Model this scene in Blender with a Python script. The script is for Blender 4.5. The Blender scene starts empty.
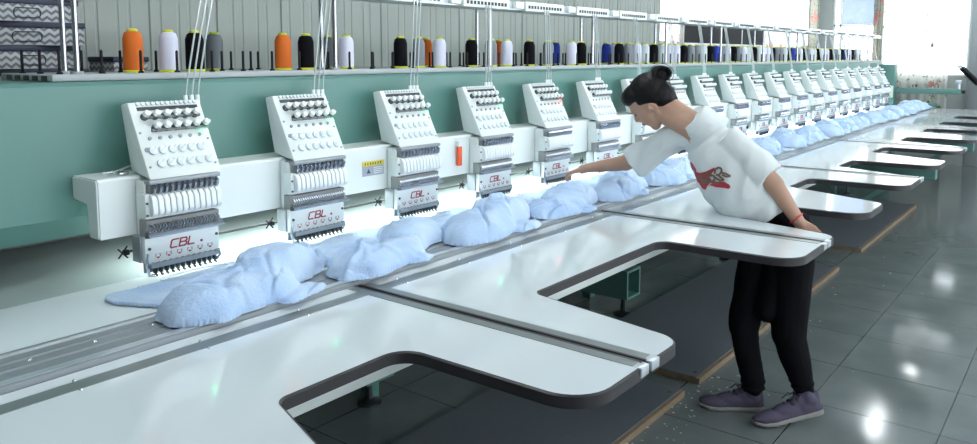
import bpy, bmesh, math, random
from mathutils import Vector, Matrix, noise
from mathutils.bvhtree import BVHTree
from mathutils.geometry import tessellate_polygon
random.seed(7)
K = 0.88          # metres per design unit; the floor lies at z = FZ in design units
FZ = -0.25
SC = bpy.context.scene
COL = SC.collection
PI = math.pi

# ------------------------------------------------------------------ materials
def mat(name, col, rough=.5, metal=0., coat=0., noise_amt=0., noise_scale=20., bump=0., bump_scale=60., emit=None, es=0., spec=.5):
    m = bpy.data.materials.new(name); m.use_nodes = True
    nt = m.node_tree; b = nt.nodes['Principled BSDF']
    b.inputs['Base Color'].default_value = (*col, 1); b.inputs['Roughness'].default_value = rough
    b.inputs['Metallic'].default_value = metal; b.inputs['Coat Weight'].default_value = coat
    b.inputs['Coat Roughness'].default_value = .08
    b.inputs['Specular IOR Level'].default_value = spec
    tc = nt.nodes.new('ShaderNodeTexCoord')
    if noise_amt:
        n = nt.nodes.new('ShaderNodeTexNoise'); n.inputs['Scale'].default_value = noise_scale; n.inputs['Detail'].default_value = 4
        nt.links.new(tc.outputs['Object'], n.inputs['Vector'])
        mx = nt.nodes.new('ShaderNodeMix'); mx.data_type = 'RGBA'
        mx.inputs[6].default_value = (*[c*(1-noise_amt) for c in col], 1)
        mx.inputs[7].default_value = (*[min(1, c*(1+noise_amt)) for c in col], 1)
        nt.links.new(n.outputs['Fac'], mx.inputs[0]); nt.links.new(mx.outputs[2], b.inputs['Base Color'])
    if bump:
        n = nt.nodes.new('ShaderNodeTexNoise'); n.inputs['Scale'].default_value = bump_scale; n.inputs['Detail'].default_value = 3
        nt.links.new(tc.outputs['Object'], n.inputs['Vector'])
        bp = nt.nodes.new('ShaderNodeBump'); bp.inputs['Strength'].default_value = bump; bp.inputs['Distance'].default_value = .01
        nt.links.new(n.outputs['Fac'], bp.inputs['Height']); nt.links.new(bp.outputs['Normal'], b.inputs['Normal'])
    if emit:
        b.inputs['Emission Color'].default_value = (*emit, 1); b.inputs['Emission Strength'].default_value = es
    return m

M = {}
M['white'] = mat('white_enamel', (.74, .79, .77), .32)
M['panel'] = mat('white_plastic', (.74, .79, .77), .38)
M['rib'] = mat('white_cover_plastic', (.80, .84, .83), .3)
M['green'] = mat('green_enamel', (.092, .212, .188), .38, noise_amt=.04, noise_scale=3)
M['table'] = mat('glossy_white_laminate', (.74, .80, .83), .09, coat=.5)
M['front'] = mat('white_laminate', (.72, .80, .82), .35, noise_amt=.02, noise_scale=8)
M['bed'] = mat('satin_bed_plate', (.36, .42, .41), .4, metal=.15)
M['edge'] = mat('dark_edge_rubber', (.028, .026, .029), .4)
M['alu'] = mat('brushed_aluminium', (.29, .32, .34), .42, metal=.35)
M['alul'] = mat('bright_aluminium', (.62, .66, .70), .28, metal=.6)
M['inlay'] = mat('dull_steel_strip', (.25, .275, .275), .3, metal=.5)
M['steel'] = mat('polished_steel', (.55, .57, .60), .2, metal=1)
M['chrome'] = mat('chrome', (.42, .43, .47), .18, metal=1)
M['dark'] = mat('dark_steel', (.05, .055, .06), .35, metal=.6)
M['black'] = mat('black_plastic', (.008, .009, .011), .55, spec=.2)
M['grey'] = mat('grey_foam_strip', (.24, .25, .25), .8)
M['clear'] = mat('milky_plastic', (.72, .78, .80), .2)
M['red'] = mat('red_print', (.36, .018, .035), .6)
M['screw'] = mat('bright_screw', (.85, .87, .9), .15, metal=.8)
M['yellow'] = mat('yellow_plastic', (.62, .66, .03), .4)
M['led'] = mat('green_led', (.02, .9, .25), .4, emit=(.12, 1, .45), es=7)
M['ledr'] = mat('red_led', (.9, .05, .03), .4, emit=(1, .08, .05), es=6)
M['lamp'] = mat('work_lamp', (1, 1, 1), .5, emit=(.93, .98, 1), es=44)
M['tube'] = mat('ceiling_tube', (1, 1, 1), .5, emit=(.92, .97, 1), es=55)
M['orange'] = mat('orange_plastic', (.75, .09, .02), .4)
M['skin'] = mat('skin', (.42, .245, .17), .55, noise_amt=.05, noise_scale=12)
M['hair'] = mat('black_hair', (.004, .0035, .004), .5, spec=.18, bump=.35, bump_scale=60)
M['shirt'] = mat('white_cotton', (.66, .70, .70), .85, bump=.25, bump_scale=14)
M['pants'] = mat('black_knit', (.0035, .0035, .005), .95, spec=.15, bump=.2, bump_scale=30)
M['shoe'] = mat('mauve_mesh_fabric', (.058, .050, .085), .8, noise_amt=.1, noise_scale=60)
M['sole'] = mat('grey_rubber_sole', (.23, .22, .21), .7)
M['lace'] = mat('grey_lace', (.03, .025, .04), .8)
M['cord_red'] = mat('red_cord', (.55, .01, .02), .5)
M['brown'] = mat('brown_print', (.16, .10, .06), .6)
M['lips'] = mat('lips', (.32, .10, .085), .5)
M['eye'] = mat('eye_dark', (.02, .015, .015), .2)
M['tubing'] = mat('clear_grey_tubing', (.42, .47, .47), .2)
M['shelf'] = mat('grey_painted_shelf', (.40, .43, .44), .45)
M['cable'] = mat('grey_cable', (.12, .12, .12), .5)

def cloth_mat():
    m = mat('pale_blue_terry', (.47, .66, .93), .95, bump=.35, bump_scale=90)
    b = m.node_tree.nodes['Principled BSDF']
    b.inputs['Sheen Weight'].default_value = .25
    nt = m.node_tree; tc = nt.nodes.new('ShaderNodeTexCoord'); n = nt.nodes.new('ShaderNodeTexNoise'); n.inputs['Scale'].default_value = 5
    nt.links.new(tc.outputs['Object'], n.inputs['Vector'])
    cr = nt.nodes.new('ShaderNodeValToRGB'); cr.color_ramp.elements[0].color = (.37, .52, .76, 1); cr.color_ramp.elements[1].color = (.50, .63, .81, 1)
    cr.color_ramp.elements[0].position = .35; cr.color_ramp.elements[1].position = .65
    nt.links.new(n.outputs['Fac'], cr.inputs[0]); nt.links.new(cr.outputs[0], b.inputs['Base Color'])
    return m
M['cloth'] = cloth_mat()
M['backing'] = mat('white_backing_fleece', (.60, .70, .72), .9, bump=.2, bump_scale=60)

def floor_mat():
    m = mat('glazed_floor_tiles', (.1, .12, .12), .1)
    nt = m.node_tree; b = nt.nodes['Principled BSDF']
    tc = nt.nodes.new('ShaderNodeTexCoord'); mp = nt.nodes.new('ShaderNodeMapping')
    nt.links.new(tc.outputs['Object'], mp.inputs['Vector'])
    s = 1/(0.6835*K)
    mp.inputs['Scale'].default_value = (s, s, 1); mp.inputs['Location'].default_value = (-4.70*K*s, -1.25*K*s, 0)
    def edge(i):
        sp = nt.nodes.new('ShaderNodeSeparateXYZ'); nt.links.new(mp.outputs[0], sp.inputs[0])
        f = nt.nodes.new('ShaderNodeMath'); f.operation = 'FRACT'; nt.links.new(sp.outputs[i], f.inputs[0])
        a = nt.nodes.new('ShaderNodeMath'); a.operation = 'SUBTRACT'; nt.links.new(f.outputs[0], a.inputs[0]); a.inputs[1].default_value = .5
        c = nt.nodes.new('ShaderNodeMath'); c.operation = 'ABSOLUTE'; nt.links.new(a.outputs[0], c.inputs[0])
        g = nt.nodes.new('ShaderNodeMath'); g.operation = 'GREATER_THAN'; nt.links.new(c.outputs[0], g.inputs[0]); g.inputs[1].default_value = .4955
        return g
    e0, e1 = edge(0), edge(1)
    mxx = nt.nodes.new('ShaderNodeMath'); mxx.operation = 'MAXIMUM'; nt.links.new(e0.outputs[0], mxx.inputs[0]); nt.links.new(e1.outputs[0], mxx.inputs[1])
    n = nt.nodes.new('ShaderNodeTexNoise'); n.inputs['Scale'].default_value = 3.5; n.inputs['Detail'].default_value = 8
    nt.links.new(tc.outputs['Object'], n.inputs['Vector'])
    cr = nt.nodes.new('ShaderNodeValToRGB'); cr.color_ramp.elements[0].color = (.105, .125, .125, 1); cr.color_ramp.elements[1].color = (.185, .21, .205, 1)
    nt.links.new(n.outputs['Fac'], cr.inputs[0])
    mc = nt.nodes.new('ShaderNodeMix'); mc.data_type = 'RGBA'; nt.links.new(mxx.outputs[0], mc.inputs[0]); nt.links.new(cr.outputs[0], mc.inputs[6]); mc.inputs[7].default_value = (.018, .018, .018, 1)
    nt.links.new(mc.outputs[2], b.inputs['Base Color'])
    rr = nt.nodes.new('ShaderNodeMapRange'); nt.links.new(n.outputs['Fac'], rr.inputs[0]); rr.inputs[3].default_value = .07; rr.inputs[4].default_value = .17
    nt.links.new(rr.outputs[0], b.inputs['Roughness'])
    bp = nt.nodes.new('ShaderNodeBump'); bp.inputs['Strength'].default_value = .05; bp.inputs['Distance'].default_value = .003
    n2 = nt.nodes.new('ShaderNodeTexNoise'); n2.inputs['Scale'].default_value = 7; nt.links.new(tc.outputs['Object'], n2.inputs['Vector'])
    nt.links.new(n2.outputs['Fac'], bp.inputs['Height']); nt.links.new(bp.outputs['Normal'], b.inputs['Normal'])
    return m
M['floor'] = floor_mat()
M['wallp'] = mat('grey_green_wall_panel', (.30, .335, .305), .55, noise_amt=.03, noise_scale=2)
M['wall'] = mat('grey_plaster', (.34, .37, .36), .85, noise_amt=.12, noise_scale=3)
M['wall_side'] = mat('side_plaster', (.30, .33, .33), .9)
M['ceil'] = mat('ceiling_paint', (.55, .58, .58), .9)
M['frame'] = mat('white_window_frame', (.75, .77, .75), .4)
M['post'] = mat('grey_column_paint', (.22, .24, .25), .7)
M['board'] = mat('dark_grey_board', (.095, .108, .122), .6, noise_amt=.12, noise_scale=25)
M['ply'] = mat('raw_plywood_edge', (.20, .145, .09), .8, noise_amt=.3, noise_scale=30)
M['lint'] = mat('white_lint', (.42, .44, .44), .95)
M['navy'] = mat('navy_lid', (.012, .016, .045), .5)
M['sticker'] = mat('yellow_sticker', (.60, .50, .04), .5)
M['sticker_grey'] = mat('grey_sticker', (.33, .36, .42), .4)
M['rack'] = mat('rack_steel', (.2, .2, .2), .5, metal=.5)
M['sstain'] = mat('stained_grey_panel', (.38, .41, .39), .7, noise_amt=.2, noise_scale=7)

def chevron_mat(name, dark, light):
    m = mat(name, light, .8); nt = m.node_tree; b = nt.nodes['Principled BSDF']
    tc = nt.nodes.new('ShaderNodeTexCoord'); sp = nt.nodes.new('ShaderNodeSeparateXYZ'); nt.links.new(tc.outputs['Object'], sp.inputs[0])
    def mth(op, a, c=None):
        x = nt.nodes.new('ShaderNodeMath'); x.operation = op
        for i, v in enumerate((a, c)):
            if v is None: continue
            if isinstance(v, (int, float)): x.inputs[i].default_value = v
            else: nt.links.new(v, x.inputs[i])
        return x.outputs[0]
    h = mth('ADD', sp.outputs[0], sp.outputs[1])
    zig = mth('ABSOLUTE', mth('SUBTRACT', mth('FRACT', mth('MULTIPLY', h, 24)), .5))
    v = mth('FRACT', mth('ADD', mth('MULTIPLY', sp.outputs[2], 34), zig))
    g = mth('GREATER_THAN', v, .55)
    mx = nt.nodes.new('ShaderNodeMix'); mx.data_type = 'RGBA'; nt.links.new(g, mx.inputs[0]); mx.inputs[6].default_value = (*light, 1); mx.inputs[7].default_value = (*dark, 1)
    nt.links.new(mx.outputs[2], b.inputs['Base Color'])
    return m
M['chev'] = chevron_mat('grey_chevron_paper', (.13, .14, .15), (.42, .44, .45))

def curtain_mat(name, base, transp, dens, sc=2.2):
    m = bpy.data.materials.new(name); m.use_nodes = True; nt = m.node_tree; nt.nodes.clear()
    N = nt.nodes.new; L = nt.links.new
    out = N('ShaderNodeOutputMaterial'); tc = N('ShaderNodeTexCoord')
    def spots(scale, thr, w):
        v = N('ShaderNodeTexVoronoi'); v.inputs['Scale'].default_value = scale
        nz = N('ShaderNodeTexNoise'); nz.inputs['Scale'].default_value = 9; L(tc.outputs['Object'], nz.inputs['Vector'])
        ad = N('ShaderNodeMixRGB'); ad.blend_type = 'ADD'; ad.inputs[0].default_value = w; L(tc.outputs['Object'], ad.inputs[1]); L(nz.outputs['Color'], ad.inputs[2])
        L(ad.outputs[0], v.inputs['Vector'])
        s = N('ShaderNodeMath'); s.operation = 'LESS_THAN'; L(v.outputs['Distance'], s.inputs[0]); s.inputs[1].default_value = thr
        return s.outputs[0]
    a = spots(sc*1.4, dens*.75, .35); c = spots(sc*3.2, dens*.8, .5)
    m1 = N('ShaderNodeMixRGB'); m1.inputs[1].default_value = (*base, 1); m1.inputs[2].default_value = (.22, .24, .14, 1); L(c, m1.inputs[0])
    m2 = N('ShaderNodeMixRGB'); m2.inputs[2].default_value = (.60, .26, .23, 1); L(a, m2.inputs[0]); L(m1.outputs[0], m2.inputs[1])
    tr = N('ShaderNodeBsdfTranslucent'); df = N('ShaderNodeBsdfDiffuse'); tp = N('ShaderNodeBsdfTransparent')
    L(m2.outputs[0], tr.inputs[0]); L(m2.outputs[0], df.inputs[0])
    x1 = N('ShaderNodeMixShader'); x1.inputs[0].default_value = .4; L(tr.outputs[0], x1.inputs[1]); L(df.outputs[0], x1.inputs[2])
    x2 = N('ShaderNodeMixShader'); x2.inputs[0].default_value = transp; L(x1.outputs[0], x2.inputs[1]); L(tp.outputs[0], x2.inputs[2])
    L(x2.outputs[0], out.inputs[0]); return m
M['sheer'] = curtain_mat('sheer_floral_curtain', (.78, .78, .74), .16, .34)
M['heavy'] = curtain_mat('gathered_floral_curtain', (.42, .42, .36), .02, .42, 4)
def pane_mat():
    m = bpy.data.materials.new('frosted_blue_pane'); m.use_nodes = True; nt = m.node_tree; nt.nodes.clear(); N = nt.nodes.new; L = nt.links.new
    out = N('ShaderNodeOutputMaterial'); tr = N('ShaderNodeBsdfTranslucent'); gl = N('ShaderNodeBsdfGlossy'); gl.inputs['Roughness'].default_value = .2
    tc = N('ShaderNodeTexCoord'); nz = N('ShaderNodeTexNoise'); nz.inputs['Scale'].default_value = 6; nz.inputs['Detail'].default_value = 5; L(tc.outputs['Object'], nz.inputs['Vector'])
    cr = N('ShaderNodeValToRGB'); cr.color_ramp.elements[0].color = (.30, .34, .42, 1); cr.color_ramp.elements[1].color = (.46, .50, .58, 1)
    L(nz.outputs['Fac'], cr.inputs[0]); L(cr.outputs[0], tr.inputs[0])
    x = N('ShaderNodeMixShader'); x.inputs[0].default_value = .06; L(tr.outputs[0], x.inputs[1]); L(gl.outputs[0], x.inputs[2]); L(x.outputs[0], out.inputs[0]); return m
M['pane'] = pane_mat()
def glass_mat():
    m = bpy.data.materials.new('window_glass'); m.use_nodes = True; nt = m.node_tree; nt.nodes.clear(); N = nt.nodes.new; L = nt.links.new
    out = N('ShaderNodeOutputMaterial'); tp = N('ShaderNodeBsdfTransparent'); gl = N('ShaderNodeBsdfGlossy'); gl.inputs['Roughness'].default_value = .02
    x = N('ShaderNodeMixShader'); x.inputs[0].default_value = .06; L(tp.outputs[0], x.inputs[1]); L(gl.outputs[0], x.inputs[2]); L(x.outputs[0], out.inputs[0]); return m
M['glass'] = glass_mat()
THREAD = {'orange': (.55, .12, .015), 'white': (.62, .63, .75), 'black': (.003, .003, .005), 'grey': (.19, .21, .23), 'blue': (.02, .05, .33), 'purple': (.10, .045, .30), 'pale': (.55, .62, .62)}
for k, c in THREAD.items():
    mm = mat('thread_'+k, c, .7, spec=.08 if k == 'black' else .25); nt = mm.node_tree; b = nt.nodes['Principled BSDF']
    tc = nt.nodes.new('ShaderNodeTexCoord'); w = nt.nodes.new('ShaderNodeTexWave'); w.bands_direction = 'Z'; w.inputs['Scale'].default_value = 110; w.inputs['Distortion'].default_value = 1.5
    nt.links.new(tc.outputs['Object'], w.inputs['Vector']); bp = nt.nodes.new('ShaderNodeBump'); bp.inputs['Strength'].default_value = .25; bp.inputs['Distance'].default_value = .002
    nt.links.new(w.outputs['Fac'], bp.inputs['Height']); nt.links.new(bp.outputs['Normal'], b.inputs['Normal']); M['t_'+k] = mm

def nvec(v): return Vector((noise.noise(v), noise.noise(v+Vector((17.3, 4.1, 9.7))), noise.noise(v+Vector((-8.2, 31.5, 2.6)))))

# ------------------------------------------------------------------ mesh helpers
def B(): return bmesh.new()
def box(bm, x0, x1, y0, y1, z0, z1, bev=0, seg=2):
    r = bmesh.ops.create_cube(bm, size=1)
    vs = r['verts']
    for v in vs: v.co = Vector(((x0+x1)/2+v.co.x*(x1-x0), (y0+y1)/2+v.co.y*(y1-y0), (z0+z1)/2+v.co.z*(z1-z0)))
    if bev:
        es = list({e for v in vs for e in v.link_edges})
        bmesh.ops.bevel(bm, geom=es, offset=bev, segments=seg, profile=.5, affect='EDGES')
    return bm
def hexa(bm, pts, bev=0):
    """eight corners: bottom four then top four, same winding"""
    vs = [bm.verts.new(p) for p in pts]
    fs = [bm.faces.new([vs[i] for i in q]) for q in ((3, 2, 1, 0), (4, 5, 6, 7), (0, 1, 5, 4), (1, 2, 6, 5), (2, 3, 7, 6), (3, 0, 4, 7))]
    if bev:
        es = list({e for f in fs for e in f.edges}); bmesh.ops.bevel(bm, geom=es, offset=bev, segments=2, profile=.5, affect='EDGES')
    return bm
def frame_of(d):
    d = Vector(d).normalized(); a = Vector((0, 0, 1)) if abs(d.z) < .9 else Vector((1, 0, 0))
    u = d.cross(a).normalized(); return u, d.cross(u).normalized(), d
def tube(bm, pts, r, seg=8, cap=True):
    pts = [Vector(p) for p in pts]; rs = r if isinstance(r, (list, tuple)) else [r]*len(pts)
    rings = []; u = None
    for i, p in enumerate(pts):
        d = (pts[min(i+1, len(pts)-1)]-pts[max(i-1, 0)]).normalized()
        if u is None: u, v, _ = frame_of(d)
        else:
            u = (u - d*u.dot(d)).normalized(); v = d.cross(u)
        rings.append([bm.verts.new(p+(u*math.cos(a)+v*math.sin(a))*rs[i]) for a in [2*PI*k/seg for k in range(seg)]])
    for a, b in zip(rings, rings[1:]):
        for k in range(seg): bm.faces.new((a[k], a[(k+1) % seg], b[(k+1) % seg], b[k]))
    if cap: bm.faces.new(rings[0][::-1]); bm.faces.new(rings[-1])
    return bm
def lathe(bm, prof, c, seg=20):
    """profile of (radius, z), axis z through c"""
    rings = []
    for r, z in prof:
        if r < 1e-6: rings.append([bm.verts.new((c[0], c[1], c[2]+z))])
        else: rings.append([bm.verts.new((c[0]+r*math.cos(2*PI*k/seg), c[1]+r*math.sin(2*PI*k/seg), c[2]+z)) for k in range(seg)])
    for a, b in zip(rings, rings[1:]):
        for k in range(seg):
            k2 = (k+1) % seg
            if len(a) == 1 and len(b) == 1: continue
            if len(a) == 1: bm.faces.new((a[0], b[k2], b[k]))
            elif len(b) == 1: bm.faces.new((a[k], a[k2], b[0]))
            else: bm.faces.new((a[k], a[k2], b[k2], b[k]))
    return bm
def prism(bm, poly, z0, z1):
    lo = [bm.verts.new((x, y, z0)) for x, y in poly]; hi = [bm.verts.new((x, y, z1)) for x, y in poly]
    n = len(poly); bm.faces.new(hi); bm.faces.new(lo[::-1])
    for i in range(n): bm.faces.new((lo[i], lo[(i+1) % n], hi[(i+1) % n], hi[i]))
    return bm
def prism_x(bm, poly, x0, x1):
    """polygon in (y, z) run along x"""
    a = [bm.verts.new((x0, y, z)) for y, z in poly]; b = [bm.verts.new((x1, y, z)) for y, z in poly]
    n = len(poly); bm.faces.new(a); bm.faces.new(b[::-1])
    for i in range(n): bm.faces.new((a[(i+1) % n], a[i], b[i], b[(i+1) % n]))
    return bm
def link(name, me, parent=None, loc=(0, 0, 0)):
    o = bpy.data.objects.new(name, me); COL.objects.link(o); o.location = loc
    if parent: o.parent = parent
    return o
def obj(name, bm, m, parent=None, loc=(0, 0, 0), smooth=True, angle=35):
    bmesh.ops.recalc_face_normals(bm, faces=bm.faces[:])
    me = bpy.data.meshes.new(name); bm.to_mesh(me); bm.free()
    if m: me.materials.append(M[m] if isinstance(m, str) else m)
    if smooth:
        for p in me.polygons: p.use_smooth = True
        me.set_sharp_from_angle(angle=math.radians(angle))
    return link(name, me, parent, loc)
def empty(name, loc=(0, 0, 0)):
    o = bpy.data.objects.new(name, None); COL.objects.link(o); o.location = loc; o.empty_display_size = .1; return o
def tag(o, label, cat, group=None, kind=None):
    o['label'] = label; o['category'] = cat
    if group: o['group'] = group
    if kind: o['kind'] = kind
    return o
def struct(o): o['kind'] = 'structure'; return o
def copy_tree(o, parent=None):
    c = o.copy(); COL.objects.link(c)
    if parent: c.parent = parent
    for ch in o.children: copy_tree(ch, c)
    return c
ORD = ['first', 'second', 'third', 'fourth', 'fifth', 'sixth', 'seventh', 'eighth', 'ninth', 'tenth', 'eleventh', 'twelfth', 'thirteenth', 'fourteenth',
       'fifteenth', 'sixteenth', 'seventeenth', 'eighteenth', 'nineteenth', 'twentieth']

STEP = .728; X0 = 1.77; TZ = .87; NH = 20
HX = [X0+STEP*k for k in range(NH)]

# ------------------------------------------------------------------ room shell
XE = 17.1; YB = 4.7; CZ = 3.4
bm = B(); box(bm, -2, XE+.2, -3.2, YB+.2, FZ-.1, FZ); struct(obj('floor', bm, 'floor'))
bm = B(); box(bm, -2, XE+.2, -3.2, YB+.2, CZ, CZ+.1); struct(obj('ceiling', bm, 'ceil'))
def ribbed(bm, x0, x1, z0, z1):
    """panel wall facing -y at YB with shallow vertical grooves"""
    xs = [(x0, 0)]; x = x0+.03; i = 0
    while x < x1-.06:
        d = .012 if i % 5 == 0 else .005
        xs += [(x, 0), (x+.006, d), (x+.016, d), (x+.022, 0)]; x += (.075 if i % 2 else .125); i += 1
    xs.append((x1, 0))
    a = [[bm.verts.new((x, YB+d, z)) for x, d in xs] for z in (z0, z1)]
    for i in range(len(xs)-1): bm.faces.new((a[0][i], a[0][i+1], a[1][i+1], a[1][i]))
    box(bm, x0, x1, YB+.02, YB+.2, z0, z1)
WX0, WZ0, WZ1 = 9.75, 1.98, 3.2
bm = B(); ribbed(bm, -2, WX0, FZ, CZ); ribbed(bm, WX0, XE+.2, FZ, WZ0); box(bm, WX0, XE+.2, YB, YB+.2, WZ1, CZ); box(bm, 16.75, XE+.2, YB, YB+.2, WZ0, WZ1)
struct(obj('wall_back', bm, 'wallp'))
# end wall with two openings
bm = B()
box(bm, XE, XE+.2, -3.2, 1.97, FZ, CZ); box(bm, XE, XE+.2, 1.97, 3.45, FZ, 1.42); box(bm, XE, XE+.2, 1.97, 3.45, 3.25, CZ)
box(bm, XE, XE+.2, 3.45, 3.58, FZ, CZ); box(bm, XE, XE+.2, 3.58, 4.4, FZ, 1.5); box(bm, XE, XE+.2, 3.58, 4.4, 3.25, CZ); box(bm, XE, XE+.2, 4.4, YB+.2, FZ, CZ)
struct(obj('wall_end', bm, 'wall'))
bm = B(); box(bm, -2.2, -2, -3.2, YB+.2, FZ, CZ); struct(obj('wall_left', bm, 'wall_side'))
# front wall (behind the camera) with unseen window openings, added and sized to let light in
bm = B(); box(bm, -2, 0.4, -3.4, -3.2, FZ, CZ); box(bm, 0.4, XE, -3.4, -3.2, FZ, .6); box(bm, -1.4, XE, -3.4, -3.2, 2.9, CZ)
for x in (1.4, 3.0, 5.8, 8.6, 11.4, 14.2, 16.9): box(bm, x-.15, x+.15, -3.4, -3.2, .6, 2.9)
struct(obj('wall_front', bm, 'wall_side'))
bm = B(); box(bm, XE-.03, XE, -3.2, 4.6, FZ, FZ+.1); struct(obj('baseboard_end', bm, 'post'))
bm = B(); box(bm, XE-.22, XE, 1.70, 1.93, FZ, CZ, .01); struct(obj('trim_1', bm, 'post'))

def window_yz(name, y0, y1, z0, z1, mull, trans, panes):
    w = empty(name, (XE+.08, (y0+y1)/2, z0)); struct(w); oy = (y0+y1)/2
    f = B(); t = .035
    for a, b_, c, d in ((y0, y0+t, z0, z1), (y1-t, y1, z0, z1), (y0, y1, z0, z0+t), (y0, y1, z1-t, z1)): box(f, -.03, .03, a-oy, b_-oy, c-z0, d-z0)
    for y in mull: box(f, -.03, .03, y-t/2-oy, y+t/2-oy, 0, z1-z0)
    for z in trans: box(f, -.03, .03, y0-oy, y1-oy, z-t/2-z0, z+t/2-z0)
    struct(obj('window_frame', f, 'frame', w, smooth=False))
    for a, b_, c, d, m in panes:
        p = B(); box(p, -.004, .004, a-oy, b_-oy, c-z0, d-z0); struct(obj('pane', p, m, w, smooth=False))
window_yz('window_1', 1.97, 3.45, 1.42, 3.25, [2.7], [], [(2.0, 2.68, 1.45, 3.22, 'glass'), (2.72, 3.42, 1.45, 3.22, 'glass')])
window_yz('window_2', 3.58, 4.4, 1.5, 3.25, [4.26], [2.42], [(3.61, 4.24, 2.44, 3.22, 'pane'), (3.61, 4.24, 1.53, 2.40, 'glass'), (4.28, 4.37, 1.53, 3.22, 'glass')])
w = empty('window_3', ((WX0+16.75)/2, YB+.1, WZ0)); struct(w); hw = (16.75-WX0)/2; hh = WZ1-WZ0
f = B(); t = .03
box(f, -hw, hw, -.03, .03, 0, t); box(f, -hw, hw, -.03, .03, hh-t, hh)
for i in range(6): x = -hw+t/2+(2*hw-t)*i/5; box(f, x-t/2, x+t/2, -.03, .03, 0, hh)
struct(obj('window_frame', f, 'frame', w, smooth=False))
for i in range(5):
    p = B(); x = -hw+2*hw*i/5; box(p, x+.03, x+2*hw/5-.03, -.004, .004, t, hh-t); struct(obj('pane', p, 'glass', w, smooth=False))

def curtain(name, p0, p1, z0, z1, amp, n, m, label, rail=True):
    """a pleated hanging sheet from p0 to p1 (x, y) with a wavy hem"""
    p0, p1 = Vector((*p0, 0)), Vector((*p1, 0)); d = p1-p0; nrm = Vector((-d.y, d.x, 0)).normalized(); c = (p0+p1)/2
    root = empty(name, (c.x, c.y, z0)); bm = B(); rows = []
    nu = n*10; nv = 14
    for j in range(nv+1):
        v = j/nv; row = []
        for i in range(nu+1):
            u = i/nu; a = amp*(1-.45*v)*math.sin(2*PI*n*u+1.3*math.sin(5*u))+amp*.4*noise.noise(Vector((u*n*.7, v*2, 3)))
            row.append(bm.verts.new(p0+d*u+nrm*a-c+Vector((0, 0, (z1-z0)*v+.015*math.sin(2*PI*n*u*.5)*(1-v)))))
        rows.append(row)
    for j in range(nv):
        for i in range(nu): bm.faces.new((rows[j][i], rows[j][i+1], rows[j+1][i+1], rows[j+1][i]))
    obj('fabric', bm, m, root, angle=180)
    r = B(); tube(r, [p0-c+Vector((0, 0, z1-z0+.02)), p1-c+Vector((0, 0, z1-z0+.02))], .014, 8); obj('curtain_rod', r, 'frame', root)
    tag(root, label, 'curtain')
    return root
curtain('sheer_curtain', (WX0-.05, YB-.10), (15.6, YB-.10), 1.80, 3.25, .03, 26, 'sheer', 'long sheer white curtain with pink flowers along the back wall window')
curtain('sheer_curtain', (XE-.10, 2.27), (XE-.10, 3.44), .62, 3.3, .03, 8, 'sheer', 'sheer floral curtain hanging in front of the end wall window behind the table end')
curtain('gathered_curtain', (XE-.09, 3.46), (XE-.09, 3.62), .9, 3.3, .035, 3, 'heavy', 'narrow gathered floral curtain between the bluish pane and the sheer curtain')
curtain('gathered_curtain', (16.3, YB-.10), (16.75, YB-.10), .9, 3.3, .04, 4, 'heavy', 'dark gathered floral curtain drawn aside in the far back corner')

# pull cord and bracket near the top right
t = empty('pull_cord', (16.9, 2.55, 1.96)); bm = B(); tube(bm, [(0, 0, .06), (0, .01, .6), (0, 0, 1.44)], .004, 6); obj('cord', bm, 'cable', t)
bm = B(); lathe(bm, [(0, 0), (.022, .01), (.026, .05), (.01, .09), (0, .09)], (0, 0, 0), 10); obj('handle', bm, 'cable', t)
tag(t, 'thin curtain pull cord with grey handle hanging before the end wall curtain', 'cord')

# ceiling lamps
for i, x in enumerate([.7, 2.4, 4.1, 5.8, 7.5, 9.2, 10.9, 12.6, 14.3, 16.0]):  # the two nearest lamps are additions that brighten the near left tables
    r = empty('ceiling_lamp', (x, 2.4, CZ-.09))
    bm = B(); box(bm, -.55, .55, -.07, .07, .05, .09, .006); obj('housing', bm, 'frame', r)
    for s in (-1, 1):
        bm = B(); tube(bm, [(-.52, .035*s, .03), (.52, .035*s, .03)], .016, 10); obj('tube', bm, 'tube', r)
    tag(r, f'twin tube ceiling lamp over the table, {ORD[i]} from the near end of its row', 'ceiling lamp', 'ceiling lamps over the machine')
for i, (x, y) in enumerate([(x, -1.2) for x in (.6, 3.6, 6.6, 9.6, 12.6, 15.6)]):  # unseen row added to raise the ambient light from the aisle side
    r = empty('ceiling_lamp', (x, y, CZ-.09))
    bm = B(); box(bm, -.55, .55, -.07, .07, .05, .09, .006); obj('housing', bm, 'frame', r)
    for s in (-1, 1):
        bm = B(); tube(bm, [(-.52, .035*s, .03), (.52, .035*s, .03)], .016, 10); obj('tube', bm, 'tube', r)
    tag(r, f'added twin tube fill lamp over the aisle, {ORD[i]} from the near end of its row', 'ceiling lamp', 'added fill lamps over the aisle')

# ------------------------------------------------------------------ the machine
MA = empty('embroidery_machine', (1.0, 3.6, FZ)); tag(MA, 'long green and white multi-head embroidery machine frame running the length of the hall', 'machine')
MO = Vector((-1.0, -3.6, -FZ))
def part(name, bm, m, smooth=True, parent=None, angle=35):
    for v in bm.verts: v.co += MO
    return obj(name, bm, m, parent or MA, (0, 0, 0), smooth, angle)
XL, XR = -1.6, 16.65
# green body: long box girder with a bevelled lower edge
bm = B(); prism_x(bm, [(3.34, 1.13), (3.41, 1.035), (3.95, 1.035), (3.95, 1.69), (3.36, 1.69), (3.34, 1.675)], XL, XR); part('body', bm, 'green', angle=20)
bm = B(); box(bm, 16.35, 16.62, 3.06, 3.34, FZ, 1.64, .012); box(bm, 16.35, 16.62, 3.34, 3.95, FZ, 1.03, .012); part('end_column', bm, 'green')
bm = B(); box(bm, -1.5, -1.2, 3.4, 3.95, FZ, 1.03, .012); part('end_column', bm, 'green')
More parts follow.
